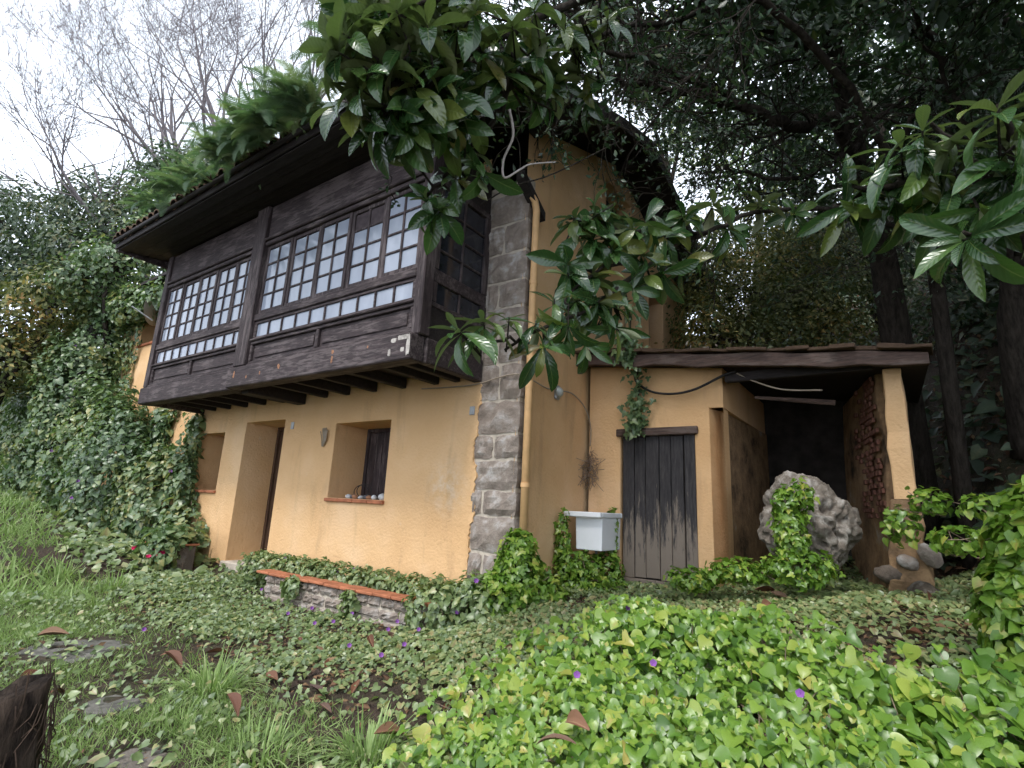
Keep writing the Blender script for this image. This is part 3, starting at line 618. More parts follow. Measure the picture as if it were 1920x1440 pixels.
b = MB(); b.add([(.0, -.28, 5.0), (.12, -.28, 5.0), (.12, .25, 4.66), (.0, .25, 4.66), (.0, -.28, 4.88), (.12, -.28, 4.88), (.12, .25, 4.54), (.0, .25, 4.54)], [(0, 1, 2, 3), (4, 7, 6, 5), (0, 4, 5, 1), (1, 5, 6, 2), (3, 2, 6, 7), (0, 3, 7, 4)]); b.build('bracket', M['woodplain'], house)
# eave tiles
tm = MB(); n = 7
for k in range(2):
    y = (0, .5)[k]
    for i in range(n): a = math.pi*i/(n-1); r_ = .105-.012*k; tm.v.append((r_*math.cos(a), y, r_*.75*math.sin(a)))
for i in range(n): a = math.pi*i/(n-1); tm.v.append((.088*math.cos(a), 0, .062*math.sin(a)))
for i in range(n-1): tm.f.append((i, i+1, n+i+1, n+i)); tm.m.append(0); tm.f.append((i, 2*n+i, 2*n+i+1, i+1)); tm.m.append(0)
tme = tm.mesh('eave_tile', True); tme.materials.append(M['rooftile'])
rs = random.Random(3)
for i in range(40):
    o = link('roof_tile', tme, None, roof); o.location = (.5-i*.222, -1.97+rs.uniform(-.03, .03), 5.44+rs.uniform(-.01, .015)); o.rotation_euler = (R(20.9), rs.uniform(-.05, .05), rs.uniform(-.06, .06))
tb = MB()
for r_ in range(1, 11):
    for i in range(40):
        u = -.5+i*.222; w = -1.97+r_*.45; tb.v += [(p[0]-u, p[1]*1 + w, p[2]+5.44+r_*.45*.383+p[1]*.383) for p in tm.v]; b0 = len(tb.v)-len(tm.v); tb.f += [tuple(b0+q_ for q_ in f_) for f_ in tm.f]
tb.m = [0]*len(tb.f); o = tb.build('tiles', M['rooftile'], roof, True); o['kind'] = 'stuff'

# ================================================================== OUTBUILDING
shed = tag(empty('outbuilding', Q, HROT), 'low ochre lean-to with plank door and dark open bay', 'outbuilding')
AW = 1.8
def atop(u): return 2.93 + u*.115                                    # u runs negative to the right
mb = MB()
wall_grid(mb, [-1.90, -1.73, -1.53, -.51, -.031], [-.7, 0, 1.92, 2.2, 3.2], lambda u, z: -1.53 < u < -.51 and z < 1.92 or (u < -1.73 and z < 2.2), AW, .24, top=lambda u: atop(u))
mb.f = [f for f in mb.f]
# dividing wall beside the bay
mb.add([(1.73, AW, -.7), (1.73, AW, 2.2), (1.84, AW+.5, 2.2), (1.84, AW+.5, -.7)], [(0, 3, 2, 1)])
mb.add([(1.90, AW, 2.2), (1.90, AW, 2.72), (1.93, 4.4, 2.72), (1.93, 4.4, 2.2)], [(0, 3, 2, 1)]); mb.add([(1.73, AW, 2.2), (1.90, AW, 2.2), (1.93, 4.4, 2.2), (1.84, 4.4, 2.2)], [(0, 1, 2, 3)])
bevel(mb.build('wall', M['stucco'], shed), .02)
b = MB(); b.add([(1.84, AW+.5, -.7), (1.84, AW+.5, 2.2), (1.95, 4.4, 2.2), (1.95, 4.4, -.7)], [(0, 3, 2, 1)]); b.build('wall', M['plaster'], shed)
b = MB(); b.box(1.9, 3.9, 4.4, 4.5, -.7, 3.0); b.box(.35, 1.7, 2.3, 2.34, -.7, 2.8); b.build('inner_wall', M['inside'], shed)  # near-black colour carries the darkness of the open bay
# right-hand pier and its rough stone foot
def warped(name, pts0, pts1, z0, z1, mat, nz_=6, amp=.012, seed=1):
    rs = np.random.default_rng(seed); mb = MB(); n = len(pts0)
    for j in range(nz_+1):
        t = j/nz_
        for a, b_ in zip(pts0, pts1): mb.v.append((a[0]*(1-t)+b_[0]*t+rs.normal(0, amp), a[1]*(1-t)+b_[1]*t+rs.normal(0, amp), z0+(z1-z0)*t))
    for j in range(nz_):
        for i in range(n): mb.f.append((j*n+i, j*n+(i+1) % n, (j+1)*n+(i+1) % n, (j+1)*n+i)); mb.m.append(0)
    mb.f.append(tuple(nz_*n+i for i in range(n))); mb.m.append(0)
    return bevel(mb.build(name, mat, shed), .015)
warped('pier', [(3.56, AW), (3.76, AW), (3.78, AW+.35), (3.58, AW+.35)], [(3.58, AW), (3.75, AW), (3.77, AW+.35), (3.58, AW+.35)], 1.12, 2.52, M['stucco'], 8, .008)
warped('wall', [(3.50, AW+.352), (3.78, AW+.352), (3.70, 4.38), (2.98, 4.38)], [(3.52, AW+.352), (3.77, AW+.352), (3.70, 4.38), (3.02, 4.38)], -.5, 2.6, M['plaster'], 8, .015, 4)
warped('pier_foot', [(3.36, AW-.09), (3.84, AW-.09), (3.86, AW+.345), (3.36, AW+.345)], [(3.55, AW-.004), (3.765, AW-.004), (3.785, AW+.345), (3.56, AW+.345)], -.5, 1.118, M['plaster'], 12, .02, 6)
rs = random.Random(31)
bm_ = MB(); bm_.box(-.055, .055, -.0, .03, -.028, .028, 0, .006); bme = bm_.mesh('brick'); bme.materials.append(M['brick'])
for j in range(24):
    for i in range(9):
        if rs.random() < .3+.055*i: continue
        o = link('brick', bme, None, shed); zz = .95+j*.068; yb = .08+i*.125+(j % 2)*.06; o.location = (3.503-.235*yb, AW+.352+yb, zz); o.rotation_euler = (rs.uniform(-.03, .03), rs.uniform(-.03, .03), R(103))
def pebble(seed, r_, sq=(1, .8, .7)):
    import bmesh
    bm = bmesh.new(); bmesh.ops.create_icosphere(bm, subdivisions=3 if r_ > .1 else 2, radius=r_)
    for v in bm.verts:
        k = 1+.25*mnoise.noise(v.co*(1.4/r_)+Vector((seed*3.1, 0, seed)))+(.16*mnoise.noise(v.co*(3/r_)+Vector((seed, 1, 2))) if r_ > .1 else 0); v.co = Vector((v.co.x*sq[0]*k, v.co.y*sq[1]*k, v.co.z*sq[2]*k))
    me = bpy.data.meshes.new('pebble'); bm.to_mesh(me); bm.free(); me.polygons.foreach_set('use_smooth', [True]*len(me.polygons)); return me
rs = random.Random(64)
for i, (x, y_, z, r_) in enumerate(((3.72, -.10, .22, .15), (3.80, -.06, .58, .11), (3.66, -.05, .84, .08), (3.3, -.12, .02, .13), (3.52, -.10, .06, .16), (3.62, -.06, .50, .10), (3.46, .0, .36, .12))):
    me = pebble(i+31, r_, (1.1, .7, .75)); o = link('stone', me, M['stone'] if i % 2 else M['rubble'], shed); o.location = (x, AW+y_, z); o.rotation_euler = (rs.gauss(0, .2), rs.gauss(0, .3), rs.gauss(0, .5))
# roof
rm = MB(); rm.add([(-.02, 1.5, 2.99), (3.98, 1.5, 2.54), (3.98, 4.6, 2.64), (-.02, 4.6, 3.09), (-.02, 1.5, 2.93), (3.98, 1.5, 2.48), (3.98, 4.6, 2.58), (-.02, 4.6, 3.03)], [(0, 1, 2, 3), (4, 7, 6, 5), (1, 5, 6, 2), (0, 4, 5, 1), (3, 2, 6, 7)])
sroof = rm.build('roof', M['woodplain'], shed)
b = MB(); n = 14
for i in range(n+1):
    x = -.02+4.0*i/n; zt = 3.03-.1125*x + .012*math.sin(i*1.7); zb = zt-.16-.015*math.sin(i*2.3+1)+(.05 if i == n else 0); b.v += [(x, 1.44, zb), (x, 1.44, zt), (x, 1.53, zt), (x, 1.53, zb)]
for i in range(n):
    for k in range(4): b.f.append((i*4+k, i*4+(k+1) % 4, (i+1)*4+(k+1) % 4, (i+1)*4+k)); b.m.append(0)
b.f += [(3, 2, 1, 0), tuple(n*4+k for k in range(4))]; b.m += [0, 0]
bevel(b.build('fascia_beam', M['lintel'], sroof), .012)
rs = random.Random(12)
for i in range(19):
    x = .02+i*.215; b = MB(); b.box(-.12, .12, 0, .5, 0, .035+.02*rs.random(), 0, .008); o = b.build('roof_tile', M['rooftile'], sroof); o.location = (x, 1.38+rs.uniform(-.05, .06), 3.045-.1125*x); o.rotation_euler = (R(2+rs.uniform(-2, 3)), R(6.4+rs.uniform(-4, 4)), rs.uniform(-.12, .12))
b = MB(); b.box(1.95, 3.5, 1.7, 1.8, 2.50, 2.62, 0, .01); o = b.build('lintel_beam', M['woodplain'], shed)
b = MB(); b.tube([(2.25, 1.95, 2.33), (2.7, 2.0, 2.27), (3.1, 2.05, 2.22)], [.02, .03, .035], 6); b.build('hanging_pole', M['lintel'], shed)
# door of planks
ddz = -.12; dd = MB(); dd.box(.55, 1.50, AW+.075, AW+.095, ddz, 1.84); door = dd.build('door', M['inside'], shed)
x = .53; wds = [.17, .155, .19, .16, .165, .125]
for i, wd in enumerate(wds):
    b = MB(); b.box(x+.004, x+wd-.004, AW+.03+.006*(i % 2)-(.012 if i == 5 else 0), AW+.073, ddz+.14+rs.uniform(0, .02), 1.88-rs.uniform(0, .02), 0, .006); b.build('plank', M['door'], door); x += wd + (.012 if i == 4 else 0)
b = MB(); b.box(.53, 1.40, AW+.015, AW+.073, ddz+.03, ddz+.137, 0, .008); b.build('bottom_rail', M['door'], door)
b = MB(); b.box(.52, 1.53, AW-.04, AW+.12, ddz-.22, ddz+.025, 0, .015); b.build('threshold', M['woodplain'], shed)
b = MB(); b.box(.46, 1.58, AW-.045, AW+.14, 1.87, 1.975, 0, .012); o = b.build('lintel', M['lintel'], shed)
b = MB(); b.box(1.47, 1.53, AW+.02, AW+.10, ddz, 1.868, 0, .008); b.build('door_post', M['door'], shed)

# ================================================================== THINGS AROUND THE HOUSE
# sink in the corner
sk = tag(empty('sink', HW(0, 1.8, 0), HROT), 'white ceramic wash sink in the corner beside the plank door', 'sink')
b = MB(); x0, x1, y0, y1 = .035, .56, -.72, -.03
b.box(x0, x1, y0, y0+.07, .765, .83, 0, .01); b.box(x0, x1, y1-.05, y1, .765, .83, 0, .01); b.box(x0, x0+.05, y0+.07, y1-.05, .765, .83, 0, .01); b.box(x1-.05, x1, y0+.07, y1-.05, .765, .83, 0, .01)
b.build('rim', M['white'], sk)
b = MB(); bx0, bx1, by0, by1 = .16, .54, -.62, -.05; t = .025
b.add([(bx0+.01, by0+.012, .36), (bx1-.01, by0+.012, .36), (bx1-.01, by1, .36), (bx0+.01, by1, .36), (bx0, by0, .764), (bx1, by0, .764), (bx1, by1, .764), (bx0, by1, .764),
       (bx0+t, by0+t, .764), (bx1-t, by0+t, .764), (bx1-t, by1-t, .764), (bx0+t, by1-t, .764), (bx0+.05, by0+.08, .42), (bx1-.05, by0+.08, .42), (bx1-.05, by1-t, .42), (bx0+.05, by1-t, .42)],
      [(3, 2, 1, 0), (0, 1, 5, 4), (1, 2, 6, 5), (2, 3, 7, 6), (3, 0, 4, 7), (4, 5, 9, 8), (5, 6, 10, 9), (6, 7, 11, 10), (7, 4, 8, 11), (8, 9, 13, 12), (9, 10, 14, 13), (10, 11, 15, 14), (11, 8, 12, 15), (12, 13, 14, 15)])
bevel(b.build('basin', M['white'], sk), .012)
b = MB(); b.tube([(.2, -.08, .40), (.2, -.08, -.1)], .02, 8); b.build('waste_pipe', M['metal'], sk)
# bulkhead lamp on the gable
lp = tag(empty('wall_lamp', HW(-.0, .91, 2.37), HROT), 'small dusty bulkhead lamp on gable wall right of downpipe', 'lamp')
b = MB(); b.box(-.03, .01, -.06, .06, -.10, .10, 0, .02); b.build('base', M['metal'], lp)
b = MB()
for i in range(5):
    a = i/4*math.pi/2; 
b.tube([(.01, 0, 0), (.03, 0, 0), (.06, 0, 0), (.075, 0, 0)], [.075, .072, .05, .01], 10); b.build('glass_cover', m_plain('dusty_lamp_glass', (.42, .44, .42), .35, .5, .25, 20), lp, True)
# cables
def wire(name, pts, r_, mat, label, n=5, cat='cable'):
    mb = MB(); P_ = [Vector(p) for p in pts]; out = []
    for i in range(len(P_)-1):
        a, b_, c_, d_ = P_[max(i-1, 0)], P_[i], P_[i+1], P_[min(i+2, len(P_)-1)]
        for k in range(5):
            t = k/5; out.append(.5*((2*b_)+(c_-a)*t+(2*a-5*b_+4*c_-d_)*t*t+(3*b_-a-3*c_+d_)*t**3))
    out.append(P_[-1]); mb.tube(out, r_, n); o = mb.build(name, M[mat], None, True)
    tag(o, label, cat); return o
wire('hose', [HW(-.75, 1.76, 2.75), HW(-.78, 1.72, 2.62), HW(-1.0, 1.70, 2.46), HW(-1.3, 1.68, 2.40), HW(-1.6, 1.68, 2.44), HW(-1.95, 1.66, 2.58), HW(-2.1, 1.7, 2.62)], .017, 'rubber', 'black hose sagging across the ochre wall above the plank door')
wire('cable', [HW(-2.1, 1.7, 2.60), HW(-2.3, 1.72, 2.48), HW(-2.6, 1.75, 2.36), HW(-3.0, 1.8, 2.33)], .010, 'wire', 'thin pale cable hanging under the lean-to roof')
wire('cable', [HW(1.6, -.03, 2.36), HW(.9, -.04, 2.33), HW(.55, -.05, 2.34), HW(.25, -.05, 2.39), HW(.0, -.045, 2.40), HW(-.06, .2, 2.37), HW(-.02, .6, 2.36), HW(-.015, .86, 2.40)], .009, 'wire', 'pale cable running across the stone corner to the wall lamp')
wire('cable', [HW(-.03, .98, 2.40), HW(-.02, 1.3, 2.42), HW(-.02, 1.65, 2.30), HW(-.06, 1.77, 2.05), HW(-.06, 1.77, 1.75)], .009, 'wire', 'pale cable dropping from the lamp to the wall corner')
# stones and coil on the window sill
rs = random.Random(9)
gx_ = [(2.3, .07), (2.45, .05), (2.55, .045), (2.66, .05), (2.76, .04), (2.86, .05), (2.95, .045), (3.04, .05)]
pm = [M['mortar'], m_plain('pale_pebble', (.5, .5, .5), .8, .2, .2, 12), m_plain('rusty_pebble', (.32, .16, .09), .8, .2, .2, 12), m_plain('dark_pebble', (.10, .10, .11), .8, .2, .2, 12)]
lab = ['broad pale pebble at the right end of the window sill', 'white pebble second from right on the window sill', 'rusty pebble on the window sill by the shutter', 'dark pebble near the middle of the window sill', 'small pale pebble in the middle of the sill', 'rusty pebble on the sill under the wire coil', 'dark pebble on the sill beside the wire coil', 'white pebble at the left end of the pebble row']
mi = [1, 1, 2, 3, 1, 2, 3, 1]
for i, (u, r_) in enumerate(gx_):
    o = link('pebble', pebble(i+1, r_), pm[mi[i]]); o.location = HW(u, .06+.05*rs.random(), .85+r_*.6); o.rotation_euler = (0, 0, rs.random()*6); tag(o, lab[i], 'pebble', 'pebbles on the window sill')
mb = MB()
for k in range(2):
    mb.tube([np.array(HW(2.85+.16*math.cos(a), .16+.05*k, .95+.10*math.sin(a)+.02*k)) for a in np.linspace(0, 2*math.pi, 22)], .007, 5)
tag(mb.build('wire_coil', M['rubber'], None, True), 'loose coil of dark wire standing on the window sill', 'wire coil')
# bunch of dry stalks hung on wall
mb = MB()
for k in range(14):
    a = rs.uniform(-.06, .06); mb.tube([HW(3.66+a*.3, -.02, 1.62), HW(3.62+a, -.04, 1.72), HW(3.66+a*1.6, -.03, 1.90+rs.uniform(-.05, .02))], .006, 4)
tag(mb.build('dry_bunch', M['wire'], None), 'dry bunch of stalks hung on wall left of the window', 'dried plant')
# satellite dish on the far end wall
ds = tag(empty('satellite_dish', HW(10.2, -.02, 5.0), HROT), 'pale satellite dish among vines beside the gallery end', 'satellite dish')
b = MB(); n = 16
b.v.append((0, -.30, 0))
for k in range(1, 4):
    for i in range(n): a = 2*math.pi*i/n; r_ = .38*k/3; b.v.append((r_*math.cos(a), -.30-.10*(k/3)**2, r_*math.sin(a)))
for i in range(n): b.f.append((0, 1+i, 1+(i+1) % n))
for k in range(2):
    for i in range(n): b.f.append((1+k*n+i, 1+(k+1)*n+i, 1+(k+1)*n+(i+1) % n, 1+k*n+(i+1) % n))
b.m = [0]*len(b.f); o = b.build('dish', m_plain('dish_grey', (.24, .22, .19), .6, .3), ds, True); o.rotation_euler = (0, 0, R(-50))
b = MB(); b.tube([(0, 0, 0), (0, -.3, 0)], .03, 8); b.build('mount', M['metal'], ds); b = MB(); b.tube([(0, -.33, -.34), (-.15, -.75, -.1)], .016, 6); b.build('feed_arm', M['metal'], ds)

# ---- planter in front of the wall
pl = tag(empty('planter', Q, HROT), 'low stone planter with terracotta coping below the window', 'planter')
b = MB(); b.hb(.55, 3.62, -.66, -.02, -.75, -.24); b.build('core', M['mortar'], pl)
zc = -.728; sd_ = 400; rs = random.Random(17)
for r_ in range(4):
    u = .56; 
    while u < 3.55:
        wd = rs.uniform(.17, .38); u1 = min(u+wd, 3.62); hgt = .125
        o = rough_stone(u+.012, u1-.012, zc+.01+rs.uniform(0, .012), zc+hgt-.008, .028+.012*rs.random(), sd_, side=False, amp=.009).build('stone', M['stone'], pl); o.location = (0, -.675, 0); sd_ += 1; u = u1
    zc += .128
u = .5
while u < 3.6:
    b = MB(); b.hb(u+.004, u+.30-.004, -.73, -.50, -.215, -.18, 0, .008); o = b.build('coping_tile', M['tile'], pl); o.rotation_euler = (rs.uniform(-.01, .01), 0, 0); u += .30
b = MB(); b.hb(.56, 3.6, -.50, -.01, -.3, -.20); b.build('soil', M['ground'], pl)
# small square planter by the door
p2 = tag(empty('planter', HW(6.35, -.75, 0), HROT), 'small square plastered planter overgrown with vine left of the door', 'planter')
b = MB(); b.box(-.34, .34, -.24, .24, -.6, -.04, 0, .02); b.build('body', M['rubble'], p2); b = MB(); b.box(-.37, .37, -.27, .27, -.038, -.005, 0, .01); b.build('coping_tile', M['tile'], p2)

# ---- pitted boulder
def boulder():
    import bmesh
    bm = bmesh.new(); bmesh.ops.create_icosphere(bm, subdivisions=6, radius=1)
    for v in bm.verts:
        c = v.co.copy(); rid = 1-abs(mnoise.noise(c*2.4+Vector((1, 7, 2))))*2; k = 1+.24*mnoise.noise(c*1.2+Vector((4, 1, 0)))+.12*mnoise.noise(c*2.6)+.07*rid
        k -= .45*max(0, mnoise.noise(c*3.8+Vector((9, 2, 5)))-.15)+.26*max(0, mnoise.noise(c*8+Vector((2, 2, 5)))-.12)+.06*abs(mnoise.noise(c*14))-.02*mnoise.noise(c*27)
        h = (c-Vector((.13, -.9, .42)).normalized()).length; k -= .6*math.exp(-(h/.15)**4)
        h = (c-Vector((.45, -.8, .12)).normalized()).length; k -= .3*math.exp(-(h/.14)**2)
        v.co = Vector((c.x*k*.45, c.y*k*.36, c.z*k*.48))
    me = bpy.data.meshes.new('boulder'); bm.to_mesh(me); bm.free(); me.polygons.foreach_set('use_smooth', [True]*len(me.polygons)); return me
bl = link('boulder', boulder(), M['rock']); bp = P(1512, 985, 5.7); bl.location = bp; tag(bl, 'pitted grey limestone boulder with a hole in front of open bay', 'boulder')
# ---- stump by the path
def stump():
    mb = MB(); n = 16; K = 9; rs = random.Random(2)
    for j in range(K):
        t = j/(K-1)
        for i in range(n):
            a = 2*math.pi*i/n; r_ = .30*(1.25-.45*t)+.05*math.sin(3*a+1)+.03*math.sin(7*a+t*3)+rs.uniform(-.012, .012); mb.v.append((r_*math.cos(a)+.10*t, r_*math.sin(a), .62*t+(.06*math.sin(2*a)+rs.uniform(-.05, .05) if j == K-1 else 0)))
    for j in range(K-1):
        for i in range(n): mb.f.append((j*n+i, j*n+(i+1) % n, (j+1)*n+(i+1) % n, (j+1)*n+i)); mb.m.append(0)
    c_ = len(mb.v); mb.v.append((.1, 0, .54)); 
    for i in range(n): mb.f.append(((K-1)*n+i, (K-1)*n+(i+1) % n, c_)); mb.m.append(0)
    return mb
st = tag(empty('tree_stump', (-2.50, 2.75, hz(-2.50, 2.75)-.06)), 'dark rotting tree stump at the path edge', 'stump')
stump().build('trunk', M['stumpbark'], st, True)
rs = random.Random(44); mb = MB()
for k in range(150):
    a = rs.uniform(-2.6, .9); z0 = rs.uniform(.2, .72); r0_ = .30*(1.25-.45*z0/.62)+.05*math.sin(3*a+1)+rs.uniform(-.005, .02); l = rs.uniform(.08, .3); da = rs.gauss(0, .12)
    mb.tube([(.1*z0/.6+r0_*math.cos(a), r0_*math.sin(a), z0), (.1*z0/.6+(r0_+.02)*math.cos(a+da), (r0_+.02)*math.sin(a+da), z0-l*.5), (.1*z0/.6+(r0_+.0)*math.cos(a+da*2), r0_*math.sin(a+da*2), z0-l)], [.003, .0035, .001], 3, 0, False)
o = mb.build('fibres', m_plain('bark_fibre', (.07, .048, .036), .9, .1, .4, 30), st); o['kind'] = 'stuff'
# ---- path slabs
def slab(x, y, rx, ry, seed, lab):
    rs = random.Random(seed); mb = MB(); n = 12; z = hz(x, y); top = []; 
    for i in range(n):
        a = 2*math.pi*i/n; k = rs.uniform(.62, 1.15); top.append((rx*k*math.cos(a), ry*k*math.sin(a)))
    for (k, dz) in ((.93, .010), (1, .002), (1.02, -.06)):
        for (a, b_) in top: mb.v.append((a*k, b_*k, dz+hz(x+a*k, y+b_*k)-z))
    mb.f.append(tuple(range(n))); 
    for j in range(2):
        for i in range(n): mb.f.append((j*n+i, (j+1)*n+i, (j+1)*n+(i+1) % n, j*n+(i+1) % n))
    mb.m = [0]*len(mb.f); o = mb.build('path_slab', M['slab'], None, False); o.location = (x, y, z); tag(o, lab, 'paving slab', 'stone slabs sunk in the path')
    return (x, y, max(rx, ry))
def slab_at(px, py, *r): p = on_ground(px, py); return slab(p[0], p[1], *r)
SLABS = [slab_at(140, 1218, .42, .33, 1, 'largest flat grey slab sunk in the grassy path'), slab_at(215, 1322, .22, .18, 2, 'middle grey slab in the path beside grass tuft'), slab_at(250, 1428, .2, .13, 3, 'nearest grey slab at the bottom of the path')]

# ================================================================== VEGETATION
def smooth(pts, k=5):
    P_ = [Vector(p) for p in pts]; out = []
    for i in range(len(P_)-1):
        a, b_, c_, d_ = P_[max(i-1, 0)], P_[i], P_[i+1], P_[min(i+2, len(P_)-1)]
        for j in range(k): t = j/k; out.append(np.array(.5*((2*b_)+(c_-a)*t+(2*a-5*b_+4*c_-d_)*t*t+(3*b_-a-3*c_+d_)*t**3)))
    out.append(np.array(P_[-1])); return out
def vnoise(x, y, s, seed=0):
    return np.array([mnoise.noise(Vector((a*s+seed*7.3, b*s-seed*3.1, seed))) for a, b in zip(x, y)])
def leaf_obj(name, tm, Pn, Nn, Tn, Sn, vn, mat, parent=None, stuff=True):
    o = link(name, scatter(name, tm, Pn, Nn, Tn, Sn, vn), mat, parent)
    if stuff: o['kind'] = 'stuff'
    return o
def edge_x(y): return np.interp(y, [0, 3, 3.8, 5.1, 7, 9, 14, 22, 40], [1.5, -.3, -.9, -2.55, -4.7, -7.0, -12, -20, -40])
def in_house(x, y):
    u, w = toH(x, y); return ((u > -.05) & (u < 13) & (w > -.02) & (w < 7)) | ((u < 0) & (u > -1.9) & (w > 1.78) & (w < 4.5)) | ((u > .5) & (u < 3.7) & (w > -.74) & (w < 0)) | ((u > 5.9) & (u < 6.8) & (w > -1.05) & (w < -.44))
def lushness(x, y):                              # bank of large leaves on the right
    bx = np.interp(y, [2, 3.3, 4.4, 5.4], [-1.0, -.45, .1, .75]); u, w = toH(x, y)
    lim = np.interp(u, [-5, -4, -3.4, -2.6, -1.9, -1.2, -.4, .5], [-.9, -1.1, -1.0, -.45, -.25, -.6, -.9, -1.2])
    return np.clip((x-bx)/1.3+.38, 0, 1)**1.5*np.clip((lim-w)/.4, 0, 1)
def mound(x, y):
    def g(cx, cy, rx, ry): return np.exp(-(((x-cx)/rx)**2+((y-cy)/ry)**2))
    return .32*g(.95, 4.4, .55, .42) + .32*g(1.9, 3.8, .55, .5) + .10*g(.5, 3.6, .5, .4) + .30*g(2.6, 3.2, .4, .6) + .10*g(1.6, 3.0, .7, .4)
SHADYV = np.array([-.15, -.55, .9])
rng = np.random.default_rng(11)

# ---- small-leaved ground cover
def cover(n, x0, x1, y0, y1, smin, smax, name, mat, tm, dens, lift=(.01, .07), vlo=0., vhi=1.):
    x = rng.uniform(x0, x1, n); y = rng.uniform(y0, y1, n); k = rng.random(n) < dens(x, y); k &= ~in_house(x, y); x, y = x[k], y[k]; n = len(x)
    nn = normal(x, y)*.5 + SHADYV*.75 + rng.normal(0, .45, (n, 3)); nn[:, 2] = np.abs(nn[:, 2])+.1
    z = height(x, y) + rng.uniform(*lift, n); t = np.stack([rng.normal(0, 1, n), rng.normal(-.5, .8, n), rng.normal(-.25, .3, n)], 1)
    return leaf_obj(name, tm, np.stack([x, y, z], 1), nn, t, np.clip(np.exp(rng.normal(math.log((smin+smax)/2), .3, n)), smin*.6, smax*1.5), np.clip(rng.beta(1.5, 1.9, n)*(vhi-vlo)+vlo+.22*np.clip((x+1.6)/1.6, 0, 1)*(y < 6), 0, 1), mat)
def ivy_d(x, y):
    base = np.clip((x-edge_x(y))/.7+.25, 0.14, 1); nz_ = vnoise(x, y, .9, 2); nz2 = vnoise(x, y, 2.6, 5)
    bare = np.exp(-(((x+2.7)/.9)**2+((y-5.5)/.45)**2))*.85 + np.exp(-(((x+.9)/.8)**2+((y-4.15)/.4)**2))*.65 + np.exp(-(((x+1.6)/.5)**2+((y-4.6)/.3)**2))*.6
    return np.clip((.60+nz_*.75+nz2*.55), .04, 1)*base*(1-np.clip(bare, 0, .93))*(1-.6*lushness(x, y))
o = cover(115000, -5.5, 5.2, 2.6, 9.0, .028, .056, 'ground_cover', M['cover'], HEART, ivy_d)
tag(o, 'small heart-leaved creeper covering the ground before the house', 'ground cover', kind='stuff')
o = cover(26000, -16, -4.5, 6.2, 18, .08, .14, 'ground_cover', M['cover'], HEART, lambda x, y: np.clip(.5+vnoise(x, y, .5, 3)*.8, .05, 1)*np.clip((x-edge_x(y))/.9+.35, 0.02, 1))
tag(o, 'creeper spreading along the path below the left vine', 'ground cover', kind='stuff')
o = cover(9000, .5, 7, 4.8, 10, .05, .10, 'leaf_litter', M['litter'], OVAL, lambda x, y: np.clip(.5+vnoise(x, y, .8, 9)*.7, .05, 1)*(1-.8*lushness(x, y)), (.004, .03))
tag(o, 'brown leaf litter on the slope beside the lean-to', 'leaf litter', kind='stuff')
o = cover(26000, -4.5, 4.2, 2.2, 7.5, .03, .085, 'leaf_litter', M['litter'], OVAL, lambda x, y: np.clip(.6+vnoise(x, y, 1.2, 4)*.9, .05, 1)*np.clip((x-edge_x(y))/.9+.3, .04, 1), (.003, .02))
tag(o, 'brown leaf litter between the creepers in the foreground', 'leaf litter', kind='stuff')

# ---- grass of the path
GRASS = (_t([(-.022, 0, 0), (.022, 0, 0), (-.018, .45, .05), (.018, .45, .05), (0, 1, .30)]), np.array([(0, 1, 3), (0, 3, 2), (2, 3, 4)]))
def grass_d(x, y):
    b = np.clip((edge_x(y)-x)/.7+.35, .0, 1); n1 = vnoise(x, y, 1.1, 6); d = np.clip(.7+n1*1.1, .12, 1)*b
    for (sx, sy, r_) in SLABS: d = d*np.clip((np.hypot(x-sx, y-sy)-r_*.75)/.15, 0, 1)
    return d
def grass(n, x0, x1, y0, y1, h0, h1, name, lab, wd=1.0):
    x = rng.uniform(x0, x1, n); y = rng.uniform(y0, y1, n); k = rng.random(n) < grass_d(x, y); x, y = x[k], y[k]; n = len(x); z = height(x, y)-.005
    lean = rng.normal(0, .85, (n, 2)); T_ = np.stack([lean[:, 0], lean[:, 1], np.ones(n)], 1); Nn = np.stack([rng.normal(0, 1, n), rng.normal(0, 1, n), rng.normal(0, .2, n)], 1)
    S = rng.uniform(h0, h1, n)*(1+.5*np.clip(vnoise(x, y, .8, 8), -.5, 1)); tm = (GRASS[0]*np.array([wd, 1, 1]), GRASS[1])
    o = leaf_obj(name, tm, np.stack([x, y, z], 1), Nn, T_, S, np.clip(rng.beta(2, 2, n), 0, 1), M['grass']); tag(o, lab, 'grass', kind='stuff')
grass(120000, -5.8, .4, 2.4, 8.2, .035, .11, 'grass', 'short green grass growing over the near path', 1.6)
grass(75000, -24, -4.5, 6.5, 24, .12, .26, 'grass', 'pale green grass along the path far left', 2.4)
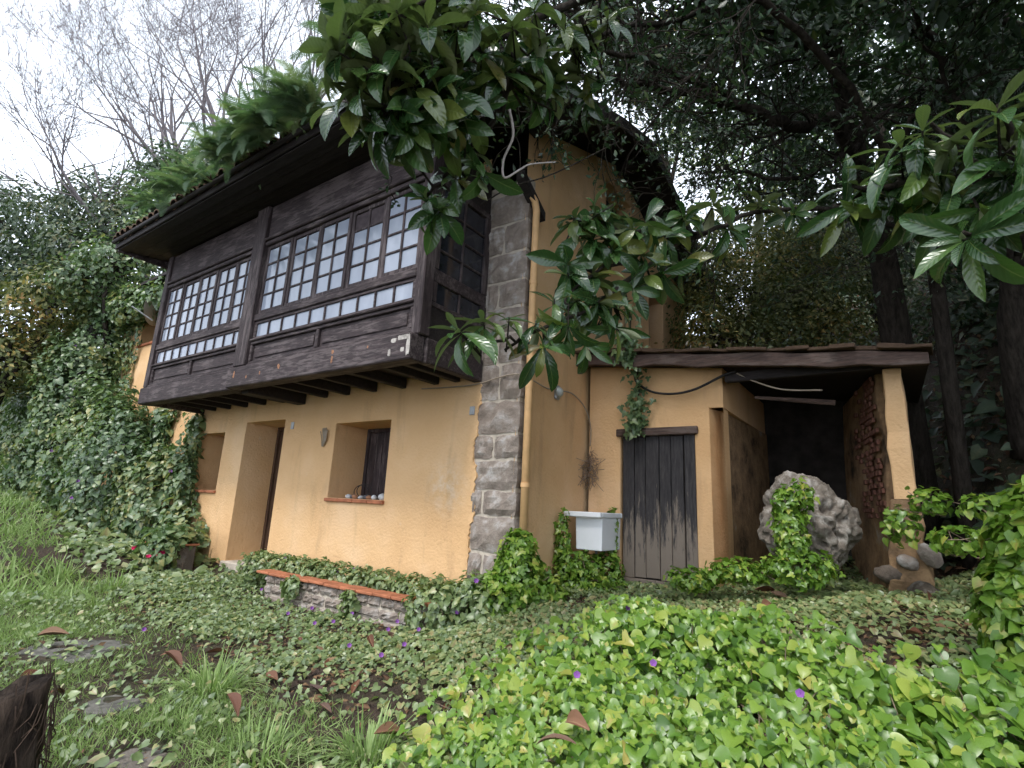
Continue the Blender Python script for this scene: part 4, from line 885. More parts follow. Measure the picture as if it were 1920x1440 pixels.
# individual tufts
def tuft(px, py, h, n, spread, lab, seed):
    rs = np.random.default_rng(seed); c = on_ground(px, py); a = rs.uniform(0, 2*math.pi, n); r_ = np.sqrt(rs.random(n))*spread*.35
    x = c[0]+r_*np.cos(a); y = c[1]+r_*np.sin(a); e = rs.uniform(.05, 1.5, n); T_ = np.stack([np.cos(a)*e, np.sin(a)*e, np.ones(n)], 1); Nn = np.stack([-np.cos(a), -np.sin(a), e], 1)
    K = 6; V = []; F = []; 
    root = empty('grass_tuft', c)
    L = rs.uniform(.35, 1.15, n)*h
    for i in range(n):
        d = unit(T_[i]); p = np.array([x[i], y[i], hz(x[i], y[i])-.01])-c; side = unit(np.cross(d, [0, 0, 1.0])+1e-6); w_ = rs.uniform(.004, .007); b = len(V); out = unit(np.array([d[0], d[1], 0]))
        for k in range(K):
            t = k/(K-1); q_ = p + d*L[i]*t*(1-.15*t) + out*L[i]*.35*t*t*e[i] - np.array([0, 0, 1])*L[i]*.55*t**2.4*e[i]; ww = w_*(1-t**2)+.0005
            V += [q_-side*ww, q_+side*ww]
        for k in range(K-1): F += [(b+2*k, b+2*k+1, b+2*k+3), (b+2*k, b+2*k+3, b+2*k+2)]
    me = np_mesh('blades', np.array(V), np.array(F), np.repeat(np.clip(rs.beta(2, 2, n), 0, 1), 2*K)); o = link('blades', me, M['grass'], root); o['kind'] = 'stuff'
    tag(root, lab, 'grass tuft', 'arching grass tufts on the path edge')
tuft(395, 1300, .42, 260, .5, 'broad arching grass tuft right of the middle path slab', 1)
tuft(690, 1425, .34, 260, .4, 'bright green grass tuft nearest the viewer', 2)
tuft(215, 1105, .42, 160, .5, 'arching grass tuft between the creeper and largest slab', 3)
tuft(110, 1085, .40, 160, .5, 'grass tuft on the path left of the creeper edge', 4)
tuft(480, 1425, .25, 220, .7, 'low spreading grass tuft at the bottom of the path', 5)

# ---- lush bank of large leaves: the nearest ones as single leaves
n = 46000
x = rng.uniform(-.6, 4.6, n); y = rng.uniform(2.0, 6.4, n); k = (rng.random(n) < lushness(x, y)*np.clip(.72+vnoise(x, y, 1.5, 12)*1.1, .06, 1)) & ~in_house(x, y); x, y = x[k], y[k]; n = len(x)
mh = mound(x, y); lay = rng.random(n)**.75; z = height(x, y)+.02+(mh+.13)*lay
nn = normal(x, y)*.35 + np.array([-.15, -.75, .75]) + rng.normal(0, .42, (n, 3)); t_ = np.stack([rng.normal(0, .6, n), rng.normal(-.3, .4, n), rng.normal(-1, .35, n)], 1)
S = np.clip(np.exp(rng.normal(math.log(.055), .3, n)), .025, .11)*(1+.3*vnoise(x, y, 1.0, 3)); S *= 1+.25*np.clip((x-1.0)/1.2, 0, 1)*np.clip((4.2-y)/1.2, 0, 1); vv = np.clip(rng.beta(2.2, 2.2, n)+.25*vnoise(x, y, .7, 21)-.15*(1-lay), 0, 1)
bank = tag(empty('morning_glory_bank', (2.2, 4.2, hz(2.2, 4.2))), 'bright green mound of large-leaved morning glory at lower right', 'creeper')
pos = np.stack([x, y, z], 1); d_ = pos-CAM; zf = d_@_f; sx = 960+FPX*(d_@CR)/zf; sy = 720-FPX*(d_@CU)/zf
key = np.where((sx > 20) & (sx < 1900) & (sy > 900) & (sy < 1430) & (lay > .8), S/zf, 0); big = np.argsort(-key)[:290]; rest = np.setdiff1d(np.arange(n), big)
lm = []
for i, tm in enumerate((HEARTS, LOBES, HEARTS)):
    V = tm[0].copy(); V[:, 2] *= (1, 1.5, .5)[i]; me = np_mesh('leaf', V, tm[1], smooth=True); me.materials.append(M['lushobj']); lm.append(me)
def orient(o, p, nrm, t, s):
    nrm = unit(nrm); t = unit(t-nrm*(t@nrm)); X = np.cross(t, nrm)
    o.matrix_basis = Matrix(((X[0]*s, t[0]*s, nrm[0]*s, p[0]), (X[1]*s, t[1]*s, nrm[1]*s, p[1]), (X[2]*s, t[2]*s, nrm[2]*s, p[2]), (0, 0, 0, 1)))
b0 = np.array(bank.location)
for i in big:
    o = link('leaf', lm[i % 3], None, bank); orient(o, pos[i]-b0, nn[i], t_[i], S[i])
kr = key[rest]; nb2 = rest[np.argsort(-(S[rest]/zf[rest])*(lay[rest] > .5))[:3000]]; far = np.setdiff1d(rest, nb2)
for hh, tm in ((far[far % 2 == 0], HEART), (far[far % 2 == 1], LOBED), (nb2[nb2 % 2 == 0], HEARTS), (nb2[nb2 % 2 == 1], LOBES)):
    o = leaf_obj('leaves', tm, pos[hh]-b0, nn[hh], t_[hh], S[hh], vv[hh], M['lush'], bank)
mb = MB(); rs = random.Random(6)
for k in range(700):
    i = rs.randrange(n); p = pos[i].copy(); p[2] -= .015; q_ = [p]
    for j in range(4): p = p+np.array([rs.gauss(0, .09), rs.gauss(-.03, .09), 0]); p[2] = hz(p[0], p[1])+.01+rs.random()*.9*float(mound(p[0], p[1])); q_.append(p.copy())
    mb.tube([a-b0 for a in q_], rs.uniform(.0018, .004), 3, 0, False)
o = mb.build('stems', M['twig'], bank); o['kind'] = 'stuff'

# ---- leaf masses built on rounded lobes
def blob_leaves(blobs, dens, smin, smax, rs, keep=None, up=.5, droop=.6, shell=(.70, 1.06), bump=.22, world=True):
    Pn, Nn, Tn = [], [], []
    for (c, r_) in blobs:
        c = np.array(c, float); r_ = np.array(r_, float); area = 4*math.pi*(((r_[0]*r_[1])**1.6+(r_[0]*r_[2])**1.6+(r_[1]*r_[2])**1.6)/3)**(1/1.6); m = int(area*dens)
        d = unit(rs.normal(size=(m, 3))); f = rs.uniform(shell[0]**3, shell[1]**3, m)**(1/3)
        ns = np.array([mnoise.noise(Vector(q_*2.6)+Vector(c)) + .6*mnoise.noise(Vector(q_*6.1)+Vector(c)) for q_ in d]); f = f*(1+bump*ns)
        p = c+d*r_*f[:, None]; Pn.append(p); Nn.append(unit(d/r_)); Tn.append(d)
    Pn = np.concatenate(Pn); Nn = np.concatenate(Nn); m = len(Pn); ok = np.ones(m, bool)
    for (c, r_) in blobs: ok &= (((Pn-np.array(c))/(np.array(r_)*.66))**2).sum(1) > 1
    if keep is not None: ok &= keep(Pn)
    Pn, Nn = Pn[ok], Nn[ok]; m = len(Pn)
    Nn = unit(Nn*1.0 + np.array([0, 0, up]) + rs.normal(0, .45, (m, 3))); Tn = rs.normal(0, .6, (m, 3))+np.array([0, 0, -droop])
    return Pn, Nn, Tn, rs.uniform(smin, smax, m)
# morning glory over the left end of the house
def outside(p):
    u, w = toH(p[:, 0], p[:, 1]); return ((w < -.03) | (u > 13.35)) & (p[:, 2] > height(p[:, 0], p[:, 1])-.05)
wv = tag(empty('climbing_vine', HW(10.5, -.5, -.3)), 'morning glory vine smothering the left end of the house wall', 'vine')
HB = [(9.0, -.35, .55, 1.2, .45, 1.2), (8.0, -.18, .75, .7, .25, 1.0), (10.3, -.5, 1.0, 1.4, .7, 1.7), (11.6, -.5, 1.3, 1.5, .75, 1.8), (13.2, -.5, 2.6, 1.1, .9, 2.6), (13.3, -.2, 4.6, .9, .7, 1.5), (15, -.4, 2.0, 2.2, .95, 2.3), (18, -.1, 3.0, 2.6, 1.2, 2.7), (14.6, .4, 4.2, 1.6, 1.2, 2.0),
      (12.0, -.25, 5.35, 1.3, .45, .5), (10.3, -.2, 5.3, 1.0, .35, .45), (7.4, -.12, .1, .7, .35, .5), (6.45, -.72, .06, .48, .36, .20), (6.15, -.95, -.16, .3, .2, .26), (6.75, -.9, -.2, .25, .2, .2), (9.3, -.12, 2.0, .35, .14, .6), (7.75, -.07, 1.9, .22, .1, .55)]
def hb2w(L): return [(HW(a, b_, c_), (d0, (d0+d1)/2 if 0 else max(d1, .1), d2)) for (a, b_, c_, d0, d1, d2) in L]
def hblob(L, *a, **k):
    # lobes are laid out in house axes, then turned into place
    kw = dict(k); keep = kw.pop('keep', None); Ls = [((-u, w, z), (d0, d1, d2)) for (u, w, z, d0, d1, d2) in L]
    Pn, Nn, Tn, S = blob_leaves(Ls, *a, **kw); c_, s_ = math.cos(HROT), math.sin(HROT); Rm = np.array([[c_, -s_, 0], [s_, c_, 0], [0, 0, 1]])
    Pn = Pn@Rm.T+Q; Nn = Nn@Rm.T
    if keep is not None: k_ = keep(Pn); Pn, Nn, Tn, S = Pn[k_], Nn[k_], Tn[k_], S[k_]
    return Pn, Nn, Tn, S
r1 = np.random.default_rng(21)
Pn, Nn, Tn, S = hblob(HB[:9], 430, .06, .12, r1, keep=outside, shell=(.62, 1.08), bump=.30); Pm, Nm, Tm, Sm = hblob(HB[9:], 420, .07, .12, r1, keep=outside, bump=.35)
Pn = np.concatenate([Pn, Pm]); Nn = np.concatenate([Nn, Nm]); Tn = np.concatenate([Tn, Tm]); S = np.concatenate([S, Sm]); wb = np.array(wv.location)
gap = np.array([mnoise.noise(Vector(q_*1.1)+Vector((5, 1, 9)))+.5*mnoise.noise(Vector(q_*2.7)) for q_ in Pn]); kk = ~((gap < -.22) & (r1.random(len(Pn)) < .72)); Pn, Nn, Tn, S = Pn[kk], Nn[kk], Tn[kk], S[kk]*np.exp(r1.normal(0, .22, kk.sum()))
vcol = np.clip(r1.beta(1.7, 2.2, len(Pn))+.5*np.array([mnoise.noise(Vector(q_*.7)) for q_ in Pn]), 0, 1)
leaf_obj('leaves', HEART, Pn-wb, Nn, Tn, S, vcol, M['ivy'], wv)
# loose strands hanging over the bare wall
mb = MB(); SP, SN, ST, SS = [], [], [], []; rs = random.Random(77)
def strand(pts, dens, s0, s1, spread=.06, nrm=None):
    pts = [np.array(p) for p in pts]; mb.tube([p-wb for p in pts], .006, 4, 0, False)
    for a, b_ in zip(pts[:-1], pts[1:]):
        for k in range(int(np.linalg.norm(b_-a)*dens)+1):
            p = a+(b_-a)*rs.random()+np.array([rs.gauss(0, spread), rs.gauss(0, spread*.5), rs.gauss(0, spread)]); SP.append(p); SN.append((nrm if nrm is not None else -HV*1.0+np.array([0, 0, .4]))+np.array([rs.gauss(0, .4) for _ in range(3)])); ST.append(np.array([rs.gauss(0, .5), rs.gauss(0, .5), -1])); SS.append(rs.uniform(s0, s1))
for (ua, ub, za, zb, dn) in ((9.0, 9.6, 5.5, 2.3, 50), (9.3, 9.2, 5.4, 2.8, 40), (8.7, 9.0, 3.4, 1.6, 60), (8.5, 8.9, 4.6, 2.2, 45), (11.3, 11.9, 5.5, 3.0, 60), (11.9, 12.4, 5.3, 2.2, 70), (12.2, 12.2, 4.5, 2.0, 70), (10.5, 10.4, 5.5, 4.6, 50), (8.0, 7.9, 2.3, 1.2, 60), (7.7, 7.3, 1.6, .4, 50), (7.9, 7.5, 2.2, 1.7, 50)):
    pts = [HW(ua+(ub-ua)*t+rs.gauss(0, .06), -.08-.05*rs.random(), za+(zb-za)*t) for t in np.linspace(0, 1, 7)]; strand(pts, dn, .06, .12)
o = mb.build('stems', M['twig'], wv); o['kind'] = 'stuff'
leaf_obj('leaves', HEART, np.array(SP)-wb, np.array(SN), np.array(ST), np.array(SS), r1.random(len(SP))*.95, M['ivy'], wv)

# flower shape
fm = MB(); n = 10; fm.v.append((0, 0, -.35))
for i in range(n): a = 2*math.pi*i/n; k = .5*(1 if i % 2 else .86); fm.v.append((k*math.cos(a), k*math.sin(a), .05)); 
fm.f = [(0, 1+i, 1+(i+1) % n) for i in range(n)]; fm.m = [0]*n
fme = fm.mesh('flower', False); fme.materials.append(M['purple']); fmr = fm.mesh('flower', False); fmr.materials.append(M['red'])
def flower(p, parent, nrm, s, me=None):
    o = link('flower', me or fme, None, parent); b0 = np.array(parent.location) if parent else np.zeros(3); t = np.array([.3, .1, .9]); nrm = unit(np.array(nrm, float))
    if parent and abs(parent.rotation_euler[2]) > 1e-6:
        c_, s_ = math.cos(-HROT), math.sin(-HROT); Rm = np.array([[c_, -s_, 0], [s_, c_, 0], [0, 0, 1]]); orient(o, Rm@(np.array(p)-b0), Rm@nrm, Rm@t, s)
    else: orient(o, np.array(p)-b0, nrm, t, s)
    return o
facing = [i for i in range(len(Pn)) if Nn[i]@(CAM-Pn[i]) > 2 and outside(Pn[i:i+1])[0]]; rs = random.Random(4)
def surface_flowers(cands, k, parent, s, src):
    for i in rs.sample(cands, k): flower(src[i]+unit(CAM-src[i])*.06, parent, unit(CAM-src[i])+np.array([rs.gauss(0, .3), rs.gauss(0, .3), .5]), s)
front = [i for i in facing if (lambda q_: 7 < q_[0] < 14 and q_[1] < -.25)(toH(Pn[i][0], Pn[i][1]))]
surface_flowers(front, 30, wv, .075, Pn)

# smaller clumps of the same creeper: on the planter, at the corner, by the sink, on the boulder, on the pier
def clump(name, lab, cat, lobes, dens, s0, s1, mat, tm=HEART, house_axes=True, seed=1, keep=None, flowers=0, **kw):
    r_ = np.random.default_rng(seed)
    if house_axes: Pn, Nn, Tn, S = hblob(lobes, dens, s0, s1, r_, keep=keep, **kw); c = HW(*lobes[0][:3])
    else: Pn, Nn, Tn, S = blob_leaves(lobes, dens, s0, s1, r_, keep=keep, **kw); c = np.array(lobes[0][0])
    root = tag(empty(name, c), lab, cat); leaf_obj('leaves', tm, Pn-c, Nn, Tn, S, np.clip(r_.beta(2, 2.3, len(Pn)), 0, 1), mat, root)
    mb = MB(); rr = random.Random(seed)
    for k in range(30):
        a = Pn[rr.randrange(len(Pn))]; dd = ((Pn-a)**2).sum(1); nb_ = np.where((dd > .005) & (dd < .06))[0]
        if len(nb_) == 0: continue
        e_ = Pn[nb_[rr.randrange(len(nb_))]]; mb.tube([a-c-np.array([0, 0, .02]), (a+e_)/2-c-np.array([0, 0, .03]), e_-c-np.array([0, 0, .02])], .004, 4, 0, False)
    o = mb.build('stems', M['twig'], root); o['kind'] = 'stuff'
    if flowers:
        cand = [i for i in range(len(Pn)) if unit(Nn[i])@unit(CAM-Pn[i]) > .2]
        for i in rr.sample(cand, min(flowers, len(cand))): flower(Pn[i]+unit(CAM-Pn[i])*.04, root, unit(CAM-Pn[i])+np.array([rr.gauss(0, .3), rr.gauss(0, .3), .4]), .055)
    return root
above = lambda p: p[:, 2] > height(p[:, 0], p[:, 1])-.03
clump('planter_creeper', 'flowering creeper filling the stone planter below the window', 'creeper', [(u, -.32, -.14, .28, .20, .15) for u in (.7, 1.15, 1.6, 2.05, 2.5, 2.95, 3.4, 3.8)] + [(4.2, -.4, -.18, .4, .25, .2)], 700, .04, .075, M['cover'], seed=3, flowers=9, keep=lambda p: toH(p[:, 0], p[:, 1])[1] < -.03)
clump('planter_creeper', 'creeper trailing over the planter coping at its near end', 'creeper', [(.55, -.62, -.25, .35, .22, .30), (.15, -.45, -.18, .35, .25, .3), (2.9, -.76, -.30, .16, .05, .14), (1.75, -.76, -.33, .14, .05, .14)], 650, .045, .085, M['cover'], seed=4, flowers=4)
clump('corner_creeper', 'bright creeper climbing the foot of the downpipe at the stone corner', 'creeper', [(-.16, -.12, .10, .26, .20, .46), (-.05, -.25, -.12, .36, .3, .3), (-.3, .1, -.1, .3, .3, .25), (-.16, -.08, .42, .16, .12, .18)], 800, .05, .095, M['lush'], tm=LOBED, seed=5, flowers=1, keep=lambda p: above(p))
clump('sink_creeper', 'creeper growing up around the white sink', 'creeper', [(-.2, 1.0, .0, .28, .22, .35), (-.5, 1.5, .05, .16, .2, .28), (-.08, 1.0, .45, .09, .08, .35), (-.3, 1.25, .12, .22, .2, .2), (-.47, 1.62, .6, .07, .06, .30), (-.3, 1.1, -.08, .5, .35, .18)], 650, .045, .085, M['lush'], tm=LOBED, seed=6, bump=.4, keep=lambda p: above(p))
clump('boulder_creeper', 'creeper spilling over the pitted boulder', 'creeper', [(P(1500, 930, 5.25), (.13, .1, .16)), (P(1485, 1000, 5.2), (.17, .13, .25)), (P(1500, 1065, 5.15), (.35, .2, .16)), (P(1390, 1070, 5.4), (.3, .2, .10)), (P(1300, 1085, 5.6), (.25, .2, .10)), (P(1470, 950, 5.25), (.09, .08, .2))], 700, .045, .08, M['lush'], tm=LOBED, house_axes=False, seed=7, bump=.4)
clump('pier_creeper', 'creeper hugging the stone foot of the right pier', 'creeper', [(P(1690, 985, 5.0), (.16, .12, .16)), (P(1740, 940, 4.9), (.15, .15, .12)), (P(1800, 1010, 4.6), (.2, .2, .12)), (P(1850, 950, 4.6), (.2, .2, .10))], 420, .045, .08, M['lush'], house_axes=False, seed=8, bump=.4)
clump('edge_creeper', 'tall creeper mass at the right edge of the bank', 'creeper', [(P(1935, 1040, 3.3), (.17, .25, .30)), (P(1920, 1180, 3.2), (.17, .25, .30)), (P(1890, 1120, 3.3), (.12, .16, .2)), (P(1945, 940, 3.4), (.12, .2, .14))], 700, .05, .10, M['lush'], house_axes=False, seed=9)
dc = tag(empty('door_creeper', HW(-.78, 1.66, 2.0)), 'thin creeper hanging down the wall above the plank door', 'creeper'); db = np.array(dc.location); rs = random.Random(19); SP, SN, ST, SS = [], [], [], []; mb = MB()
for k in range(3):
    pts = [HW(-.74+rs.gauss(0, .03), 1.30+.1*k, 3.95), HW(-.78+rs.gauss(0, .03), 1.40, 3.4), HW(-.78, 1.42, 3.05), HW(-.8+rs.gauss(0, .03), 1.60, 2.75), HW(-.8+rs.gauss(0, .03), 1.72, 2.4), HW(-.79, 1.74, 1.98)]; mb.tube([p-db for p in smooth(pts, 4)], [.012, .004, .005][k], 5, 0, False)
    for q_ in smooth(pts, 8):
        dn = 5 if 1.9 < q_[2]-Q[2] < 2.35 or 2.85 < q_[2]-Q[2] < 3.2 else 1
        for m_ in range(dn): SP.append(q_+np.array([rs.gauss(0, .09), rs.gauss(0, .05), rs.gauss(0, .07)])-HV*.04); SN.append(-HV+np.array([rs.gauss(0, .4), rs.gauss(0, .4), .4+rs.gauss(0, .3)])); ST.append(np.array([rs.gauss(0, .5), rs.gauss(0, .5), -1])); SS.append(rs.uniform(.06, .11))
mb.build('stem', M['bark'], dc, True); leaf_obj('leaves', LOBED, np.array(SP)-db, np.array(SN), np.array(ST), np.array(SS), np.random.default_rng(2).random(len(SP))*.7, M['ivy'], dc)
clump('stump_creeper', 'creeper leaves growing around the rotting stump', 'creeper', [((-2.35, 2.55, .12), (.25, .2, .14)), ((-2.75, 2.45, .3), (.2, .15, .25)), ((-2.2, 2.9, .12), (.2, .2, .12))], 300, .05, .09, M['ivy'], house_axes=False, seed=14, bump=.4)
mb = MB(); rs = random.Random(13); c = HW(-.09, 1.72, 1.55)
for k in range(70):
    p = np.array([rs.gauss(0, .05), rs.gauss(0, .04), rs.uniform(-.30, .14)]); mb.tube([p, p+np.array([rs.gauss(0, .07), rs.gauss(0, .05), rs.gauss(-.04, .07)]), p+np.array([rs.gauss(0, .1), rs.gauss(0, .06), rs.gauss(-.1, .1)])], .004, 3, 0, False)
o = mb.build('dry_creeper', M['twig']); o.location = c; tag(o, 'tangle of dry brown stems stuck in the wall corner above the sink', 'dried plant')
# red flowers by the left planter
rp = tag(empty('red_flowers', on_ground(290, 1062)), 'cluster of red flowers below the small left planter', 'flowers'); c = np.array(rp.location); rs = random.Random(15)
for k in range(16):
    dx = rs.choice([-.55, 0, .05, .42, -.3])+rs.gauss(0, .07); p = c+np.array([dx*.8, -dx*.5-.12+rs.gauss(0, .07), .18+rs.random()*.1]); flower(p, rp, unit(CAM-p)+np.array([rs.gauss(0, .4), rs.gauss(0, .4), .5]), .085, fmr)
mb = MB()
for k in range(10): a = np.array([rs.gauss(0, .3), rs.gauss(0, .1), 0]); mb.tube([a, a+np.array([0, 0, .15])], .004, 4)
o = mb.build('stems', M['twig'], rp); o['kind'] = 'stuff'
# flowers standing singly in the ground cover
fl = [(540, 1150), (585, 1140), (625, 1165), (655, 1210), (660, 1150), (590, 1168), (728, 1180), (812, 1135), (785, 1180), (758, 1208), (745, 1165), (715, 1228), (1082, 1265), (1500, 1300), (1225, 1243), (320, 990), (490, 1105), (270, 1180), (905, 1355), (1178, 1140)]
for i, (px, py) in enumerate(fl):
    p = on_ground(px, py, .1+(.28 if px > 950 else 0)); o = flower(p, None, unit(CAM-p)+np.array([0, 0, .4]), .045); o.name = 'purple_flower'
    where = 'on the bright leafy bank' if px > 950 else 'near the red flowers by the path' if px < 500 else 'in small creeper below the stone planter'
    tag(o, 'single purple morning glory bloom '+where, 'flower', 'purple blooms '+where)

# ---- loquat leaves
def loquat_mesh(L, Wd, droop, fold, twist, seed):
    rs = np.random.default_rng(seed); nu, nv = 9, 5; V = []; UV = []
    for i in range(nu):
        t = i/(nu-1); wd = Wd*(math.sin(math.pi*min(1, t*.92+.06))**.8)*(.55+.75*t if t < .6 else 1.0-.1*(t-.6)); wd = wd*(1-max(0, t-.9)*6 if t > .9 else 1); wd = max(wd, .004)
        ang = -droop*t; y = L*(math.sin(droop*t)/droop if droop > .01 else t); z = L*((math.cos(droop*t)-1)/droop if droop > .01 else 0)
        for j in range(nv):
            s_ = j/(nv-1)*2-1; zz = fold*abs(s_)*wd + .012*math.sin(9*t*math.pi)*abs(s_)*(.35) + rs.normal(0, .0012)
            tw = twist*t; xx = s_*wd*math.cos(tw); V.append((xx, y-zz*math.sin(ang), z+zz*math.cos(ang)+s_*wd*math.sin(tw))); UV.append((j/(nv-1), t))
    T_ = []
    for i in range(nu-1):
        for j in range(nv-1): a = i*nv+j; T_ += [(a, a+1, a+nv+1), (a, a+nv+1, a+nv)]
    return np.array(V), np.array(T_), np.array(UV)
LQ = [loquat_mesh(1, .20, d_, f_, w_, i) for i, (d_, f_, w_) in enumerate([(.35, .5, .1), (.8, .35, -.2), (1.2, .45, .25), (.6, .25, 0), (1.5, .3, -.1), (.2, .6, .15)])]
LQ += [loquat_mesh(1, .135, d_, f_, w_, 20+i) for i, (d_, f_, w_) in enumerate([(.4, .5, .1), (1.0, .4, -.2), (1.5, .5, .25), (.7, .3, 0), (1.8, .35, -.1), (.2, .6, .15)])]
LQM = []
for V, T_, UV in LQ:
    me = np_mesh('leaf', V, T_, np.zeros(len(V)), True, UV); me.materials.append(M['loquat']); LQM.append(me)
DLM = []
for i, (d_, f_, w_) in enumerate([(.5, .9, .6), (1.1, .5, -.8), (.2, 1.3, .3), (-.8, .6, .5)]):
    V, T_, UV = loquat_mesh(1, .18, d_, f_, w_, 40+i); me = np_mesh('fallen_leaf', V, T_, None, True, UV); me.materials.append(M['dead']); DLM.append(me)
def rosette_leaves(p, ax, n, L, rs, kind=0):
    ax = unit(np.array(ax, float)); a = np.cross(ax, [0.3, .2, 1.0]); a = unit(a); b_ = np.cross(ax, a); out = []; ph = rs.uniform(0, 6)
    for i in range(n):
        t = i/max(n-1, 1); az = ph+i*2.4+rs.gauss(0, .15); e = R(20+95*t+rs.gauss(0, 9)); rad = a*math.cos(az)+b_*math.sin(az)
        T_ = ax*math.cos(e)+rad*math.sin(e)+np.array([0, 0, -(.9 if kind else .4)*t]); T_ = unit(T_); nrm = ax+np.array([0, 0, .35])-T_*(T_@ax); ln = L*(.55+.5*min(1, t*1.6))*rs.uniform(.85, 1.1)
        out.append((p-ax*(.015+.05*t)+rad*.006, nrm, T_, ln, (rs.choice((0, 5, 3)) if t < .3 else rs.choice((0, 1, 2, 3, 4)))+kind))
    return out
def loquat(lab, base, trunk, tr, limbs, tips, seed, L=.30, lit=280, kind=0):
    """trunk and limbs as polylines, tips as (spot, growing direction, leaves)"""
    rs = random.Random(seed); root = tag(empty('loquat_tree', base), lab, 'tree'); b0 = np.array(base, float)
    pts = smooth(trunk); mb = MB(); mb.tube([p-b0 for p in pts], list(np.linspace(tr, tr*.55, len(pts))), 10); mb.build('trunk', M['bark'], root, True)
    skel = []
    for (pl_, r0, r1) in limbs:
        pts = smooth(pl_); pts = [p+np.array([rs.gauss(0, .012), rs.gauss(0, .012), rs.gauss(0, .012)]) for p in pts]; mb = MB(); mb.tube([p-b0 for p in pts], list(np.linspace(r0, r1, len(pts))), 7); mb.build('branch', M['bark'], root, True); skel += pts
    sk_ = np.array(skel); lv = []; mb = MB()
    for (p, ax, n) in tips:
        p = np.array(p, float); ax = unit(np.array(ax, float)+np.array([rs.gauss(0, .2) for _ in range(3)])); q_ = p-ax*.25; i = int(np.argmin(((sk_-q_)**2).sum(1))); s_ = sk_[i]
        mb.tube([s_-b0, (s_+q_)/2+np.array([rs.gauss(0, .03), rs.gauss(0, .03), -.02])-b0, q_-b0, p-b0], [.011, .009, .007, .005], 5, 0, False)
        lv += rosette_leaves(p, ax, n, L*rs.uniform(.85, 1.12), rs, kind or (6 if p[2] < 3.4 else 0))
    o = mb.build('twigs', M['bark'], root, True); o['kind'] = 'stuff'
    def vis(l):
        d = l[0]+l[2]*l[3]*.5-CAM; zf = d@_f; sx, sy = 960+FPX*(d@CR)/zf, 720-FPX*(d@CU)/zf
        return l[3]/zf if (zf > .3 and 0 < sx < 1920 and 0 < sy < 1440) else 0
    lv.sort(key=lambda l: -vis(l))
    for (p, nrm, T_, ln, k) in lv[:lit]:
        o = link('leaf', LQM[k], None, root); orient(o, p-b0, nrm, T_, ln)
    V = []; T2 = []; UV = []; vv = []; b = 0
    for (p, nrm, T_, ln, k) in lv[lit:]:
        nrm = unit(nrm); t = unit(T_-nrm*(T_@nrm)); X = np.cross(t, nrm); A, B_, C_ = LQ[k]; V.append(p-b0+ln*(A[:, :1]*X+A[:, 1:2]*t+A[:, 2:]*nrm)); T2.append(B_+b); UV.append(C_); vv.append(np.full(len(A), rs.random())); b += len(A)
    if V:
        me = np_mesh('leaves', np.concatenate(V), np.concatenate(T2), np.concatenate(vv), True, np.concatenate(UV)); o = link('leaves', me, M['loquat'], root); o['kind'] = 'stuff'
    return root
rs = random.Random(50)
def T(px, py, d, ax=(0, -.3, .7), n=9): return (P(px, py, d), ax, n)
# loquat whose branches hang before the gable and over the roof
lb = P(1772, 690, 6.9); lb[2] = hz(lb[0], lb[1])-.1
limbs = [([P(1745, 430, 6.6), P(1640, 250, 6.0), P(1500, 60, 5.4), P(1300, -40, 4.8), P(1120, -10, 4.2), P(960, 60, 3.8), P(840, 120, 3.5), P(740, 165, 3.3), P(660, 120, 3.2)], .045, .016),
         ([P(1120, -10, 4.2), P(980, -60, 3.6), P(840, -20, 3.3), P(740, 40, 3.2)], .035, .015), ([P(960, 60, 3.8), P(950, 180, 3.9), P(900, 260, 4.0), P(850, 320, 4.0), P(800, 365, 4.0)], .028, .010),
         ([P(1745, 450, 6.6), P(1600, 400, 6.2), P(1440, 395, 5.7), P(1320, 440, 5.2), P(1210, 500, 4.7), P(1110, 580, 4.2), P(1000, 625, 3.8), P(930, 640, 3.6), P(860, 630, 3.5)], .03, .008),
         ([P(1320, 440, 5.2), P(1230, 430, 4.8), P(1150, 430, 4.5), P(1080, 410, 4.4)], .022, .010), ([P(1210, 500, 4.7), P(1130, 500, 4.4), P(1060, 560, 4.1)], .018, .008),
         ([P(840, 120, 3.5), P(760, 210, 3.4), P(690, 215, 3.3)], .018, .008)]
